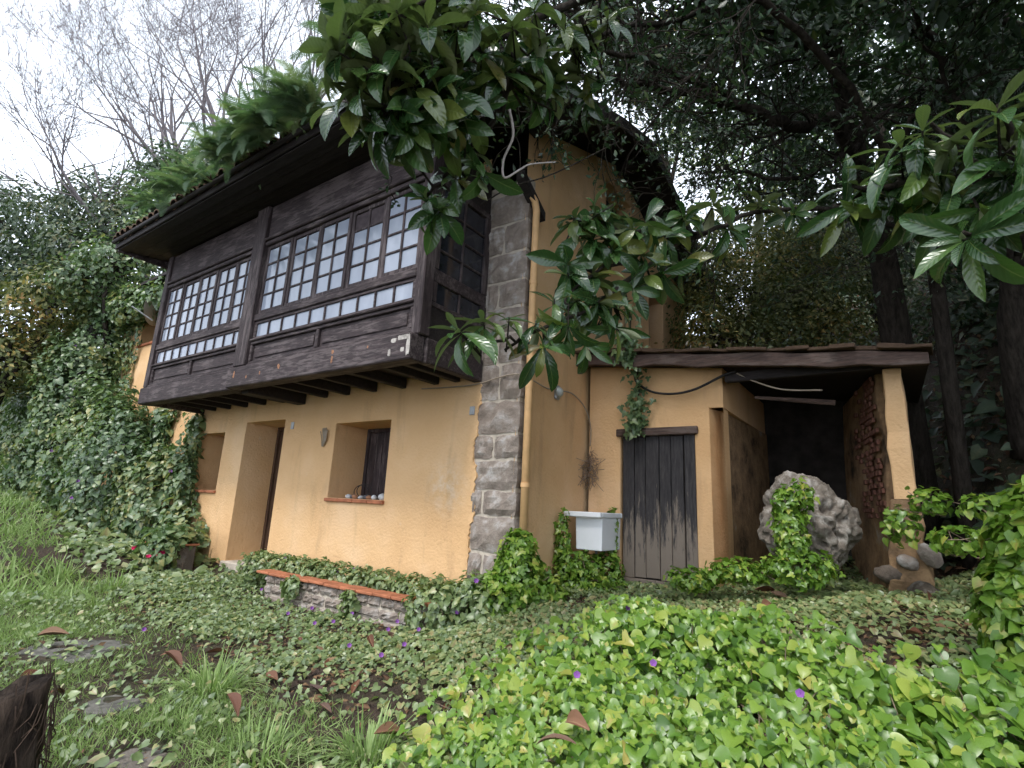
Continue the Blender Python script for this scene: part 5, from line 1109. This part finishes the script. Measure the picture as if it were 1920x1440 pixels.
tips = [T(620, 90, 3.1, (-.7, -.2, .5)), T(640, 60, 3.1, (-.5, -.3, .7)), T(635, 100, 3.15, (-.6, -.2, .6)), T(690, 60, 3.2, (-.3, -.3, .8)), T(665, 160, 3.15, (-.6, -.3, .2)), T(715, 120, 3.2, (-.3, -.5, .6)), T(720, 200, 3.3, (-.5, -.4, -.1)), T(690, 225, 3.3, (-.6, -.2, -.4)), T(760, 80, 3.2, (0, -.5, .8)), T(770, 150, 3.3, (-.2, -.6, .5)), T(800, 40, 3.2, (0, -.3, .9)), T(810, 110, 3.35, (.1, -.6, .5)), T(800, 200, 3.4, (-.2, -.5, -.2)), T(860, 40, 3.4, (0, -.4, .8)), T(850, 160, 3.5, (0, -.6, 0)), T(905, 90, 3.6, (.1, -.6, .4)), T(900, 10, 3.4, (0, -.5, .7)), T(950, 130, 3.7, (.2, -.6, 0)), T(960, 40, 3.6, (.1, -.5, .6)), T(1010, 90, 3.9, (.2, -.6, .3)), T(1000, 10, 3.7, (0, -.5, .8)), T(1060, 40, 4.0, (.2, -.5, .4)), T(1140, 30, 4.2, (.2, -.5, .4)), T(740, 10, 3.1, (-.2, -.4, .8)), T(690, 10, 3.2, (-.4, -.3, .7)), T(880, 210, 3.8, (-.1, -.6, -.3)), T(750, 245, 3.4, (-.3, -.3, -.5)), T(840, 235, 3.7, (-.2, -.5, -.4)), T(700, 240, 3.3, (-.3, -.4, -.4)), T(770, 235, 3.35, (-.1, -.5, -.3)), T(830, 225, 3.5, (0, -.5, -.3)),
        T(795, 372, 4.0, (-.6, -.4, .1)), T(850, 330, 4.0, (-.2, -.6, .1)), T(825, 395, 4.0, (-.2, -.4, -.7)), T(880, 275, 4.0, (.1, -.6, .2)), T(905, 330, 4.0, (.2, -.4, -.6), 6),
        T(855, 615, 3.5, (-.7, -.4, .3), 11), T(905, 600, 3.6, (-.3, -.5, .6)), T(955, 595, 3.7, (.1, -.4, .8), 7), T(1010, 600, 3.8, (.2, -.5, .6)), T(1020, 650, 3.7, (.1, -.5, -.5), 10), T(1065, 620, 3.9, (.2, -.5, -.4), 7), T(1040, 560, 4.0, (-.2, -.4, .8), 7), T(1085, 560, 4.1, (.2, -.5, .4)), T(1110, 510, 4.3, (-.3, -.5, .4)), T(1130, 570, 4.2, (.2, -.5, -.3)), T(1075, 405, 4.4, (-.7, -.3, .4)), T(1110, 440, 4.4, (-.3, -.5, .3)), T(1150, 470, 4.4, (0, -.6, -.4), 10), T(1130, 400, 4.5, (0, -.4, .8)), T(1190, 420, 4.6, (.1, -.5, .4)), T(1210, 480, 4.6, (.1, -.5, -.3)), T(1250, 440, 4.8, (.2, -.5, .2)), T(1240, 520, 4.7, (.1, -.4, -.5), 8), T(1190, 545, 4.5, (0, -.5, -.5), 7), T(1290, 400, 5.0, (.2, -.5, .4)), T(1300, 480, 5.0, (.2, -.4, -.4)), T(1340, 380, 5.2, (.2, -.3, .5)), T(1160, 620, 4.3, (.1, -.4, -.6), 6), T(1100, 650, 4.1, (.2, -.4, -.6), 6), T(1370, 430, 5.4, (.2, -.3, -.2)), T(1430, 380, 5.6, (.2, -.3, .4)), T(1490, 400, 5.8, (.2, -.3, 0))]
rs = random.Random(88)
for k in range(40):
    px = rs.uniform(640, 900); py = rs.uniform(-70, 215); tips.append(T(px, py, 3.2+(px-640)/480*.9+rs.uniform(-.1, .4), (rs.gauss(-.1, .4), rs.gauss(-.4, .3), rs.gauss(.3, .5)), 9))
for k in range(14):
    px = rs.uniform(900, 1120); py = rs.uniform(40, 185); tips.append(T(px, py, 3.9+(px-900)/220*.5, (rs.gauss(0, .4), rs.gauss(-.4, .3), rs.gauss(.1, .5)), 8))
for k in range(16):
    px = rs.uniform(1060, 1300); py = rs.uniform(390, 590); tips.append(T(px, py, 4.2+(px-1060)/240*.8, (rs.gauss(0, .4), rs.gauss(-.5, .3), rs.gauss(-.1, .5)), 7))
lt = loquat('dark loquat tree whose branches hang before the gable and roof', lb, [lb, P(1765, 600, 6.8), P(1752, 500, 6.7), P(1735, 400, 6.6), P(1720, 300, 6.6)], .10, limbs, tips, 61)
mb = MB(); b0 = np.array(lt.location); pts = smooth([P(955, 205, 3.9), P(962, 255, 3.95), P(944, 300, 4.0), P(946, 333, 4.0), P(975, 318, 4.05), P(995, 308, 4.1), P(1042, 304, 4.2)]); mb.tube([p-b0 for p in pts], list(np.linspace(.012, .006, len(pts))), 6)
mb.build('dead_twig', m_plain('bare_pale_twig', (.36, .32, .30), .85, .2, .2, 30), lt, True)
mb = MB(); mb.tube([p-b0 for p in smooth([P(900, 385, 4.1), P(960, 350, 4.2), P(1040, 325, 4.5), P(1160, 265, 5.2)])], .006, 5, 0, False); mb.build('dead_twig', M['bark'], lt, True)
# near loquat reaching in from the right
nb = P(2120, 1050, 3.4); nb[2] = hz(nb[0], nb[1])-.1
limbs = [([P(2120, 500, 3.1), P(1990, 420, 2.9), P(1880, 360, 2.75), P(1760, 340, 2.85), P(1660, 350, 3.0), P(1600, 350, 3.1)], .045, .012), ([P(2100, 460, 3.0), P(1990, 360, 2.6), P(1920, 290, 2.5), P(1880, 210, 2.5)], .03, .012), ([P(1990, 420, 2.9), P(1900, 430, 2.6), P(1810, 440, 2.5)], .025, .01), ([P(1880, 360, 2.75), P(1800, 280, 2.8), P(1740, 230, 2.8)], .02, .01)]
tips = [T(1610, 345, 3.1, (-.6, -.3, .6)), T(1640, 315, 3.05, (-.2, -.5, .6)), T(1590, 390, 3.1, (-.5, -.4, -.3), 8), T(1670, 360, 3.0, (-.1, -.6, -.2)), T(1730, 235, 2.8, (-.3, -.3, .8)), T(1760, 290, 2.8, (.0, -.6, .4)), T(1720, 310, 2.9, (-.2, -.6, .2)), T(1800, 340, 2.75, (0, -.6, .3)), T(1805, 450, 2.5, (-.2, -.4, -.2), 11), T(1840, 400, 2.55, (.1, -.5, -.2)), T(1870, 195, 2.5, (-.1, -.3, .9), 11), T(1900, 270, 2.5, (.1, -.5, .4)), T(1885, 330, 2.55, (-.1, -.6, -.2), 10), T(1930, 400, 2.5, (.1, -.4, -.4)), T(1830, 260, 2.7, (-.1, -.5, .6)), T(1690, 270, 2.9, (-.3, -.4, .5)), T(1780, 390, 2.8, (-.1, -.5, -.3)), T(1700, 400, 3.0, (0, -.4, -.6), 7), T(1940, 200, 2.5, (.1, -.3, .7)), T(1950, 320, 2.45, (.1, -.5, .2))]
loquat('near loquat with glossy ribbed leaves reaching in from the right edge', nb, [nb, P(2130, 800, 3.3), P(2120, 600, 3.2), P(2110, 450, 3.1)], .07, limbs, tips, 62, L=.33, kind=6)
# fallen loquat leaves
rs = random.Random(71)
spots = [(385, 1225), (480, 1172), (445, 1345), (520, 1275), (580, 1285), (755, 1290), (700, 1215), (660, 1300), (600, 1320), (850, 1345), (760, 1380), (830, 1330), (1105, 1370), (1080, 1395), (1010, 1195), (965, 1222), (905, 1060+80), (95, 1300), (130, 1190), (1480, 1122), (1450, 1135), (1620, 1245), (1730, 1190), (1540, 1120), (80, 1260), (300, 1230), (340, 1255), (870, 1380), (1590, 1100), (1660, 1090), (1750, 1120), (1790, 1090), (930, 1300), (560, 1195), (1000, 1400), (1180, 1400), (625, 1235), (1340, 1100), (1410, 1110), (1700, 1070), (1830, 1130), (1810, 860), (1870, 880), (1780, 900), (1850, 900)]
for i, (px, py) in enumerate(spots):
    p = on_ground(px, py, .05+(.22 if (px > 1050 and 1150 < py < 1400) else 0)); o = link('fallen_leaf', DLM[i % 4], None); nrm = np.array([rs.gauss(0, .35), rs.gauss(-.3, .3), 1]); t = np.array([rs.gauss(0, 1), rs.gauss(0, .7), 0]); orient(o, p, nrm, t, rs.uniform(.14, .25))
    where = 'on the grassy path at lower left' if px < 350 else 'on the bare soil before the planter' if py < 1260 and px < 900 else 'among small creepers at the bottom edge' if px < 1040 else 'on the dark slope beside the pier' if py < 950 else 'on the bright leafy bank' if 1150 < py else 'on the ground before the open bay'
    tag(o, 'curled brown loquat leaf lying '+where, 'fallen leaf', 'fallen loquat leaves '+where)

# ---- ferns on the eave
def frond_mesh(seed, droop):
    rs = random.Random(seed); V = []; F = []; K = 30
    for k in range(K):
        t = (k+1)/K; ang = droop*t; y = math.sin(ang)/droop; z = (math.cos(ang)-1)/droop+.0; d = np.array([0, math.cos(ang), -math.sin(ang)]); l = .15*(math.sin(math.pi*(t*.93+.05))**.7)*rs.uniform(.88, 1.08)
        for s_ in (-1, 1):
            b = len(V); p = np.array([0, y, z]); tipv = p+np.array([s_*l, l*.35*d[1], l*.35*d[2]-.25*l]); w_ = d*.0125
            V += [p-w_, p+w_, (p+tipv)/2+w_*.9, tipv, (p+tipv)/2-w_*.9]; F += [(b, b+1, b+2), (b, b+2, b+4), (b+4, b+2, b+3)]
    for k in range(K):
        t0, t1 = k/K, (k+1)/K; q_ = [np.array([0, math.sin(droop*t)/droop, (math.cos(droop*t)-1)/droop]) for t in (t0, t1)]; b = len(V); e = np.array([.005, 0, 0]); V += [q_[0]-e, q_[0]+e, q_[1]+e, q_[1]-e]; F += [(b, b+1, b+2), (b, b+2, b+3)]
    me = np_mesh('frond', np.array(V), np.array(F)); me.materials.append(M['fern']); return me
FR = [frond_mesh(i, d_) for i, d_ in enumerate((.6, 1.0, 1.5, 2.0))]
def fern(p, n, L, lab, seed, outw=1.1):
    rs = random.Random(seed); root = tag(empty('fern', p), lab, 'fern', 'ferns growing on the roof edge')
    for i in range(n):
        az = rs.uniform(0, 2*math.pi); e = rs.uniform(.35, 1.3); d = np.array([math.cos(az)*math.sin(e), math.sin(az)*math.sin(e), math.cos(e)])-HV*outw*rs.random(); d = unit(d); nrm = np.array([0, 0, 1.0])-d*d[2]+np.array([rs.gauss(0, .15), rs.gauss(0, .15), 0])
        o = link('frond', FR[rs.choice((0, 1, 1, 2, 3))], None, root); orient(o, np.array([rs.gauss(0, .16)*HU[0], rs.gauss(0, .16)*HU[1], rs.gauss(0, .03)]), nrm, d, L*rs.uniform(.6, 1.1))
eave = lambda u, dz=.05, w=-1.78: HW(u, w, 5.47+dz+(w+1.85)*.383)
fern(eave(3.15, 0.12, -2.10), 60, 0.66, 'largest fern clump in the middle of the eave', 1); fern(eave(2.65, 0.10, -2.10), 55, 0.63, 'fern clump just right of the largest one on the eave', 2); fern(eave(3.70, 0.09, -2.10), 55, 0.61, 'fern clump just left of the largest one on the eave', 3)
fern(eave(3.30, .5, -1.7), 55, 0.57, 'fern rising above the largest clump on the eave', 12); fern(eave(2.70, .45, -1.7), 50, 0.57, 'fern rising behind the right big clump', 13)
fern(eave(2.00, 0.08, -2.10), 34, 0.51, 'low fern on the eave right of the big clumps', 4); fern(eave(5.30, 0.09, -2.10), 40, 0.55, 'small fern on the eave toward the left end', 5); fern(eave(6.00, 0.08, -2.10), 30, 0.47, 'smallest fern near the left end of the eave', 6); fern(eave(4.60, 0.08, -2.10), 36, 0.53, 'small fern between the big clumps and the left end', 7)
fern(eave(1.85, 0.09, -2.10), 50, 0.61, 'pale fern on the eave beside the loquat leaves', 8); fern(eave(1.35, .5, -1.8), 60, 0.57, 'fern on the eave behind the loquat leaves', 9); fern(eave(1.65, .95, -1.6), 70, 0.69, 'tall feathery fern higher up the roof', 10); fern(eave(1.05, 1.2, -1.5), 70, 0.69, 'highest feathery fern on the roof behind the loquat', 11)

# ---- trees
def grow(rs, p, d, L, r_, lvl, maxl, out, tips, up=.05, wig=.16, nc=(3, 5), ang=(25, 55), ratio=.62, rmin=.004):
    n = 5; pts = [p.copy()]; rad = [r_]; dirs = [d]
    for i in range(n):
        d = unit(d+np.array([rs.gauss(0, wig), rs.gauss(0, wig), rs.gauss(0, wig)+up])); p = p+d*L/n; pts.append(p.copy()); rad.append(r_*(1-.62*(i+1)/n)); dirs.append(d)
    out.append((lvl, pts, rad)); 
    if lvl >= maxl: tips.append((pts[-1], d)); return
    for k in range(rs.randint(*nc)):
        i = rs.randint(2, n) if k else n; a = R(rs.uniform(*ang))*(.5 if k == 0 else 1); ax = unit(np.cross(dirs[i], np.array([rs.gauss(0, 1), rs.gauss(0, 1), rs.gauss(0, 1)]))); dd = dirs[i]*math.cos(a)+ax*math.sin(a)
        grow(rs, pts[i], dd, L*ratio*rs.uniform(.8, 1.15), max(rad[i]*.7, rmin), lvl+1, maxl, out, tips, up, wig, nc, ang, ratio, rmin)
def tubes(root, out, b0, split, mats, names, sides):
    for (lo, hi), m_, nm, sd_ in zip(split, mats, names, sides):
        mb = MB()
        for (lvl, pts, rad) in out:
            if lo <= lvl <= hi: mb.tube([q_-b0 for q_ in pts], rad, sd_, 0, False)
        if mb.v:
            o = mb.build(nm, M[m_], root, True)
            if nm == 'twigs': o['kind'] = 'stuff'
def bare_tree(px, pyb, d, Ht, lean, seed, lab, r0=.13):
    rs = random.Random(seed); p = P(px, pyb, d); p[2] = hz(p[0], p[1])-.2; top = P(px, pyb, d)[2]; out = []; tips = []
    root = tag(empty('bare_tree', p), lab, 'tree', 'bare trees on the hillside'); p1 = np.array([p[0], p[1], max(top, p[2]+1)])
    mid = (p+p1)/2+np.array([rs.gauss(0, .2), rs.gauss(0, .2), 0]); out.append((0, smooth([p, mid, p1], 4), list(np.linspace(r0*1.5, r0, 9))))
    for k in range(4):
        dd = unit(np.array([lean+rs.gauss(0, .28), rs.gauss(0, .2), 1.0])); grow(rs, p1, dd, Ht*.42*rs.uniform(.85, 1.15), r0*.55, 1, 5, out, tips, .05, .10, (3, 5), (18, 50), .68, .006)
    tubes(root, out, p, ((0, 0), (1, 2), (3, 5)), ('greybark',)*3, ('trunk', 'branches', 'twigs'), (8, 5, 3)); return root
bare_tree(345, 340, 17, 8.5, -.5, 1, 'bare tree with wide branches arching left against the white sky', .15); bare_tree(425, 330, 18, 10.5, -.3, 2, 'bare tree with a slanting trunk left of the roof ferns', .12); bare_tree(500, 300, 19, 11, -.2, 3, 'slender bare tree rising just behind the roof ferns', .10); bare_tree(565, 270, 20, 11, .0, 4, 'upright bare tree nearest the evergreen crown', .10); bare_tree(230, 470, 15, 6.5, -.8, 5, 'low bare tree spreading far left above the bushes', .13); bare_tree(455, 280, 22, 11, -.12, 6, 'thin bare tree in the middle of the bare group', .10); bare_tree(300, 380, 18, 8.5, -.75, 7, 'bare tree leaning hardest to the left', .12); bare_tree(390, 300, 21, 12, -.35, 9, 'tall thin bare tree between the arching and slanting ones', .10); bare_tree(140, 440, 17, 7, -.5, 10, 'small bare tree above the broad left bush', .10); bare_tree(590, 200, 22, 11, -.05, 11, 'bare tree partly behind the loquat leaves', .10); bare_tree(530, 240, 23, 12, -.1, 8, 'farthest thin bare tree behind the slender one', .10)

def leaf_tree(name, lab, cat, grp, blobs, dens, s0, s1, mat, seed, base=None, tr=.12, tm=DIA, up=.4, bump=.4, bark='bark', shell=(.45, 1.08)):
    r_ = np.random.default_rng(seed); rs = random.Random(seed); cs = np.array([b_[0] for b_ in blobs]); c = cs.mean(0)
    if base is None: base = np.array([c[0], c[1], 0]); 
    base = np.array(base, float); base[2] = hz(base[0], base[1])-.15; root = tag(empty(name, base), lab, cat, grp)
    Pn, Nn, Tn, S = blob_leaves(blobs, dens, s0, s1, r_, up=up, bump=bump, shell=shell)
    v = np.clip(r_.beta(2, 2.6, len(Pn))+.35*np.array([mnoise.noise(Vector(q_*.8)) for q_ in Pn]), 0, 1); leaf_obj('crown', tm, Pn-base, Nn, Tn, S, v, mat, root)
    mb = MB(); fork = base*.35+c*.65; mb.tube([q_-base for q_ in smooth([base, (base+fork)/2+np.array([rs.gauss(0, .15), rs.gauss(0, .15), 0]), fork], 4)], list(np.linspace(tr*1.3, tr*.8, 9)), 8)
    for q_ in cs: mb.tube([fork-base, (fork+q_)/2+np.array([rs.gauss(0, .2), rs.gauss(0, .2), .1])-base, q_-base], [tr*.6, tr*.4, tr*.12], 5, 0, False)
    for k in range(40):
        q_ = cs[rs.randrange(len(cs))]; e = Pn[rs.randrange(len(Pn))]; mb.tube([q_-base, (q_*.5+e*.5)+np.array([rs.gauss(0, .1), rs.gauss(0, .1), rs.gauss(0, .1)])-base, e-base], [tr*.16, tr*.1, .006], 4, 0, False)
    mb.build('trunk', M[bark], root, True); return root
def lobes(lst): return [(P(px, py, d), np.array([a, a, b_])) for (px, py, d, a, b_) in lst]
LG = 'leafy trees and bushes on the left hillside'
leaf_tree('ivy_clad_tree', 'ivy-clad tree with dark crown below the bare branches', 'tree', LG, lobes([(370, 345, 15, .9, .9), (330, 320, 15.5, .8, .7), (290, 360, 15, .8, .8), (390, 390, 14.5, .7, .7)]), 210, .10, .17, M['tree'], 31)
leaf_tree('ivy_clad_tree', 'broad dark bush left of the ivy-clad tree', 'tree', LG, lobes([(200, 400, 16, 1.3, 1.1), (130, 430, 16, 1.3, 1.2), (250, 430, 15, 1.0, .9), (170, 490, 15, 1.3, 1.0)]), 170, .10, .17, M['tree'], 32)
leaf_tree('evergreen_bush', 'bluish evergreen bush at the far left edge', 'bush', LG, lobes([(20, 430, 17, 1.5, 1.4), (-60, 480, 17, 1.5, 1.5), (60, 510, 16, 1.3, 1.0), (-30, 380, 18, 1.0, .9)]), 150, .11, .18, M['tree'], 33)
leaf_tree('evergreen_bush', 'yellowing bush on the left above the vine', 'bush', LG, lobes([(40, 600, 14, 1.3, .9), (-40, 640, 14, 1.2, 1.0), (120, 560, 14, 1.1, .9), (20, 680, 13.5, 1.0, .8)]), 190, .10, .16, M['shrub'], 34)
leaf_tree('evergreen_bush', 'green bush between the vine and the ivy-clad tree', 'bush', LG, lobes([(230, 500, 14, 1.0, .7), (180, 540, 14, 1.0, .7), (290, 450, 14.5, .8, .6)]), 230, .10, .16, M['ivy'], 35)
leaf_tree('evergreen_bush', 'dark bush behind the left eave end', 'bush', LG, lobes([(330, 420, 15.5, 1.0, .8), (400, 330, 16, .8, .6), (450, 290, 16.5, .7, .6)]), 190, .10, .16, M['tree'], 36)
leaf_tree('evergreen_tree', 'tall dark evergreen crown above the roof at top centre', 'tree', None, lobes([(690, -10, 15, 1.2, 1.2), (640, -60, 15, 1.0, 1.0), (760, 20, 15, 1.1, 1.0), (720, 80, 15, 1.0, .8), (680, 130, 14.5, .6, .6), (800, -60, 15, 1.2, 1.2)]), 300, .09, .14, M['tree'], 37, up=.2)
RG = 'shrubs on the hillside behind the lean-to'
leaf_tree('shrub', 'yellow-green shrub behind the lean-to roof beside the gable', 'shrub', RG, lobes([(1360, 590, 10.5, .7, .6), (1430, 560, 10.5, .8, .7), (1330, 520, 11, .6, .6)]), 330, .06, .11, M['shrub'], 41, tr=.06)
leaf_tree('shrub', 'autumn-tinted shrub in the middle behind the lean-to roof', 'shrub', RG, lobes([(1500, 590, 10, .8, .6), (1560, 560, 10.5, .8, .7), (1480, 500, 11.5, .9, .8)]), 330, .06, .11, M['shrub'], 42, tr=.06)
leaf_tree('shrub', 'dark green shrub beside the dark trunk on the hillside', 'shrub', RG, lobes([(1620, 480, 11.5, .9, .8), (1560, 440, 12, .9, .8), (1700, 540, 11.5, .8, .7)]), 260, .06, .11, M['tree'], 43, tr=.06)
leaf_tree('shrub', 'shrub high on the slope behind the gable', 'shrub', RG, lobes([(1400, 440, 13, 1.0, .8), (1480, 410, 13.5, 1.0, .9), (1340, 470, 13, .8, .6)]), 260, .07, .12, M['shrub'], 44, tr=.06)
leaf_tree('shrub', 'dark shrub on the slope at right behind the pier', 'shrub', RG, lobes([(1800, 600, 10, .9, .7), (1880, 640, 9, .8, .7), (1860, 540, 11, 1.0, .8)]), 240, .06, .11, M['tree'], 45, tr=.06)
leaf_tree('shrub', 'olive shrub close behind the gable end above the lean-to roof', 'shrub', RG, lobes([(1325, 600, 9.6, .5, .5), (1340, 640, 9.2, .5, .4), (1330, 640, 10, .7, .5), (1400, 640, 9.5, .7, .5), (1470, 640, 9.5, .7, .5), (1560, 630, 9.5, .7, .5), (1310, 590, 11.5, .8, .7), (1400, 500, 12.5, 1.0, .8), (1520, 480, 13, 1.0, .8)]), 240, .06, .11, M['shrub'], 46, tr=.06)
RT = 'tall trees behind the canopy'
leaf_tree('hillside_tree', 'pale green tree seen through the branches right of the gable', 'tree', RT, lobes([(1420, 300, 16, 1.5, 1.2), (1320, 240, 16, 1.3, 1.0), (1500, 260, 17, 1.5, 1.2)]), 110, .12, .2, M['ivy'], 51)
leaf_tree('hillside_tree', 'green tree at top right behind the dark limbs', 'tree', RT, lobes([(1640, 140, 17, 1.6, 1.4), (1560, 40, 17, 1.6, 1.3), (1720, 220, 17, 1.5, 1.2)]), 110, .12, .2, M['tree'], 52)
leaf_tree('hillside_tree', 'dark tree filling the top right corner', 'tree', RT, lobes([(1860, 60, 13, 1.5, 1.4), (1800, 180, 13, 1.2, 1.1), (1930, 260, 12, 1.3, 1.3), (1900, 420, 11, 1.2, 1.0), (1940, -40, 13, 1.5, 1.3)]), 170, .10, .17, M['tree'], 53)
leaf_tree('hillside_tree', 'yellowish tree seen high between the canopy branches', 'tree', RT, lobes([(1250, 130, 17, 1.4, 1.2), (1150, 60, 17, 1.4, 1.1), (1350, 60, 18, 1.5, 1.2)]), 90, .12, .2, M['shrub'], 54)

# spreading evergreen with fine twigs over the right half
def canopy_tree(lab, trunk, tr, limbs, seed, leaf_n=6, s0=.05, s1=.09, sub=.17, name='laurel_tree'):
    rs = random.Random(seed); r_ = np.random.default_rng(seed); b0 = np.array(trunk[0], float); b0[2] = hz(b0[0], b0[1])-.2; trunk = [b0]+list(trunk[1:]); root = tag(empty(name, b0), lab, 'tree')
    pts = smooth(trunk); mb = MB(); mb.tube([p-b0 for p in pts], [tr*(1.5-.9*min(1, 1.6*i/len(pts))) if i < len(pts)*.3 else tr*(1.05-.5*i/len(pts)) for i in range(len(pts))], 10); mb.build('trunk', M['bark'], root, True)
    out = []; tips = []
    for (pl_, ra, rb) in limbs:
        pts = [p+np.array([rs.gauss(0, .03), rs.gauss(0, .03), rs.gauss(0, .03)]) for p in smooth(pl_)]; rad = list(np.linspace(ra, rb, len(pts))); mb = MB(); mb.tube([p-b0 for p in pts], rad, 7); mb.build('limb', M['bark'], root, True)
        for i in range(2, len(pts)):
            seg = np.linalg.norm(pts[i]-pts[i-1]); d = unit(pts[i]-pts[i-1])
            for k in range(max(1, int(round(seg/sub+rs.random()-.5)))):
                ax = unit(np.cross(d, np.array([rs.gauss(0, 1), rs.gauss(0, 1), rs.gauss(0, 1)]))); a = R(rs.uniform(25, 70)); grow(rs, pts[i-1]+(pts[i]-pts[i-1])*rs.random(), unit(d*math.cos(a)+ax*math.sin(a)), rs.uniform(.5, 1.15), min(.02, rad[i]*.5), 1, 3, out, tips, -.01, .2, (2, 4), (20, 60), .66, .0065)
    tubes(root, out, b0, ((1, 1), (2, 3)), ('bark', 'bark'), ('branches', 'twigs'), (5, 3))
    m = len(tips); tp = np.array([t[0] for t in tips]); td = np.array([t[1] for t in tips]); N_ = m*leaf_n; i = np.repeat(np.arange(m), leaf_n)
    Pn = tp[i]-td[i]*r_.uniform(0, .3, (N_, 1))+r_.normal(0, .03, (N_, 3)); Nn = r_.normal(0, .6, (N_, 3))+np.array([0, 0, .7]); Tn = td[i]*.7+r_.normal(0, .6, (N_, 3))+np.array([0, 0, -.2])
    leaf_obj('crown', OVAL, Pn-b0, Nn, Tn, r_.uniform(s0, s1, N_), np.clip(r_.beta(2, 3, N_), 0, 1), M['laurel'], root); return root, m
cl = [([P(1400, 200, 6.8), P(1250, 130, 6.0), P(1120, 90, 5.4), P(980, 100, 5.0), P(880, 140, 4.8)], .035, .012), ([P(1330, 10, 6.8), P(1150, 60, 5.6), P(1000, 80, 5.0), P(860, 150, 4.8)], .035, .012), ([P(1200, -30, 6.5), P(1100, 20, 5.6), P(960, 20, 5.0)], .03, .01), ([P(1622, 330, 7.9), P(1560, 225, 7.4), P(1480, 235, 7.0), P(1400, 205, 6.8), P(1290, 175, 6.6), P(1150, 150, 6.5), P(1020, 140, 6.5)], .095, .03), ([P(1565, 120, 7.6), P(1450, 60, 7.1), P(1330, 10, 6.8), P(1200, -30, 6.5), P(1060, -40, 6.3)], .06, .02), ([P(1610, 270, 7.8), P(1520, 330, 7.2), P(1420, 330, 6.9), P(1340, 310, 6.8)], .04, .012), ([P(1640, 400, 8.0), P(1700, 250, 7.6), P(1790, 120, 7.3), P(1880, 30, 7.2)], .06, .02), ([P(1600, 260, 7.8), P(1720, 170, 8), P(1830, 200, 8.2), P(1920, 240, 8.2)], .04, .015), ([P(1560, 100, 7.6), P(1600, -20, 7.2), P(1680, -120, 6.6)], .05, .02), ([P(1540, 30, 7.4), P(1420, -60, 6.8), P(1300, -140, 6.2)], .05, .02), ([P(1480, 235, 7.0), P(1400, 280, 6.7), P(1330, 370, 6.6)], .02, .01)]
r_, nt_ = canopy_tree('dark leaning laurel spreading fine twiggy branches over the right half', [P(1700, 680, 8.2), P(1665, 540, 8.1), P(1640, 400, 8.0), P(1612, 300, 7.9), P(1565, 120, 7.6), P(1535, -80, 7.3)], .16, cl, 91)
bo = np.array(r_.location); rc = np.random.default_rng(5)
SHADE_LOBES = [((4.2, 2.2, 6.6), (1.6, 1.5, .8)), ((6.2, 4.0, 6.8), (1.8, 1.8, 1.3)), ((3.4, 4.4, 7.8), (1.6, 1.3, .8)), ((7.4, 6.5, 6.5), (1.8, 1.8, 1.6)), ((6.6, 1.6, 5.6), (1.6, 1.6, 1.3)), ((2.4, 6.2, 9.0), (1.6, 1.4, .8)), ((5.0, 6.6, 8.8), (2.0, 1.6, 1.0)), ((8.4, 4.0, 4.2), (1.4, 1.8, 1.5)), ((5.4, .4, 5.8), (1.5, 1.4, .9)), ((8.0, .8, 4.6), (1.6, 1.6, 1.5)), ((9.2, 6.5, 5.5), (1.8, 1.8, 1.8)), ((2.2, 7.4, 9.8), (1.6, 1.5, .8)), ((4.0, 8.6, 9.8), (1.8, 1.6, 1.0)), ((6.4, 8.8, 8.6), (1.8, 1.8, 1.3)), ((3.6, 3.2, 6.9), (1.4, 1.2, .6))]  # extra crown lobes, mostly out of view, added to shade gable and lean-to
Pn, Nn, Tn, S = blob_leaves(SHADE_LOBES, 150, .13, .22, rc, shell=(.3, 1.08), bump=.35); leaf_obj('crown', OVAL, Pn-bo, Nn, Tn, S, rc.beta(2, 3, len(Pn)), M['laurel'], r_)
mb = MB(); fk = P(1535, -80, 7.3)
for (c_, q_) in SHADE_LOBES: mb.tube([fk-bo, (fk+np.array(c_))/2+np.array([0, 0, .2])-bo, np.array(c_)-bo], [.06, .045, .02], 6, 0, False)  # limbs added to carry the extra shading lobes
mb.build('limb', M['bark'], r_, True)
def slope_d(x, y):
    u, w = toH(x, y); s_ = w-np.interp(u, _toeU, _toeW); return np.where(s_ > -.3, np.clip(.55+vnoise(x, y, .6, 31)*.7, .1, 1), 0)
o = cover(26000, 2.5, 16, 4.5, 17, .10, .2, 'undergrowth', M['tree'], HEART, slope_d, (.02, .35)); tag(o, 'dark low undergrowth on the shaded slope behind the lean-to', 'undergrowth', kind='stuff')
o = cover(12000, 2.5, 14, 4.5, 15, .08, .16, 'leaf_litter', M['litter'], OVAL, slope_d, (.01, .08)); tag(o, 'brown dead leaves on the shaded slope at right', 'leaf litter', kind='stuff')
cl2 = [([P(1900, 520, 6.3), P(1860, 330, 6.0), P(1800, 200, 5.8), P(1740, 60, 5.6)], .05, .015), ([P(1905, 480, 6.2), P(1960, 300, 5.8), P(1990, 100, 5.4)], .06, .02), ([P(1860, 330, 6.0), P(1780, 330, 6.0), P(1700, 360, 6.1)], .02, .01), ([P(1740, 60, 5.6), P(1640, -40, 5.2), P(1500, -120, 4.8)], .03, .012)]
canopy_tree('dark laurel trunk at the right edge behind the glossy leaves', [P(1925, 760, 6.4), P(1905, 620, 6.35), P(1900, 500, 6.3), P(1895, 400, 6.2), P(1885, 250, 6.0)], .15, cl2, 92, 9)
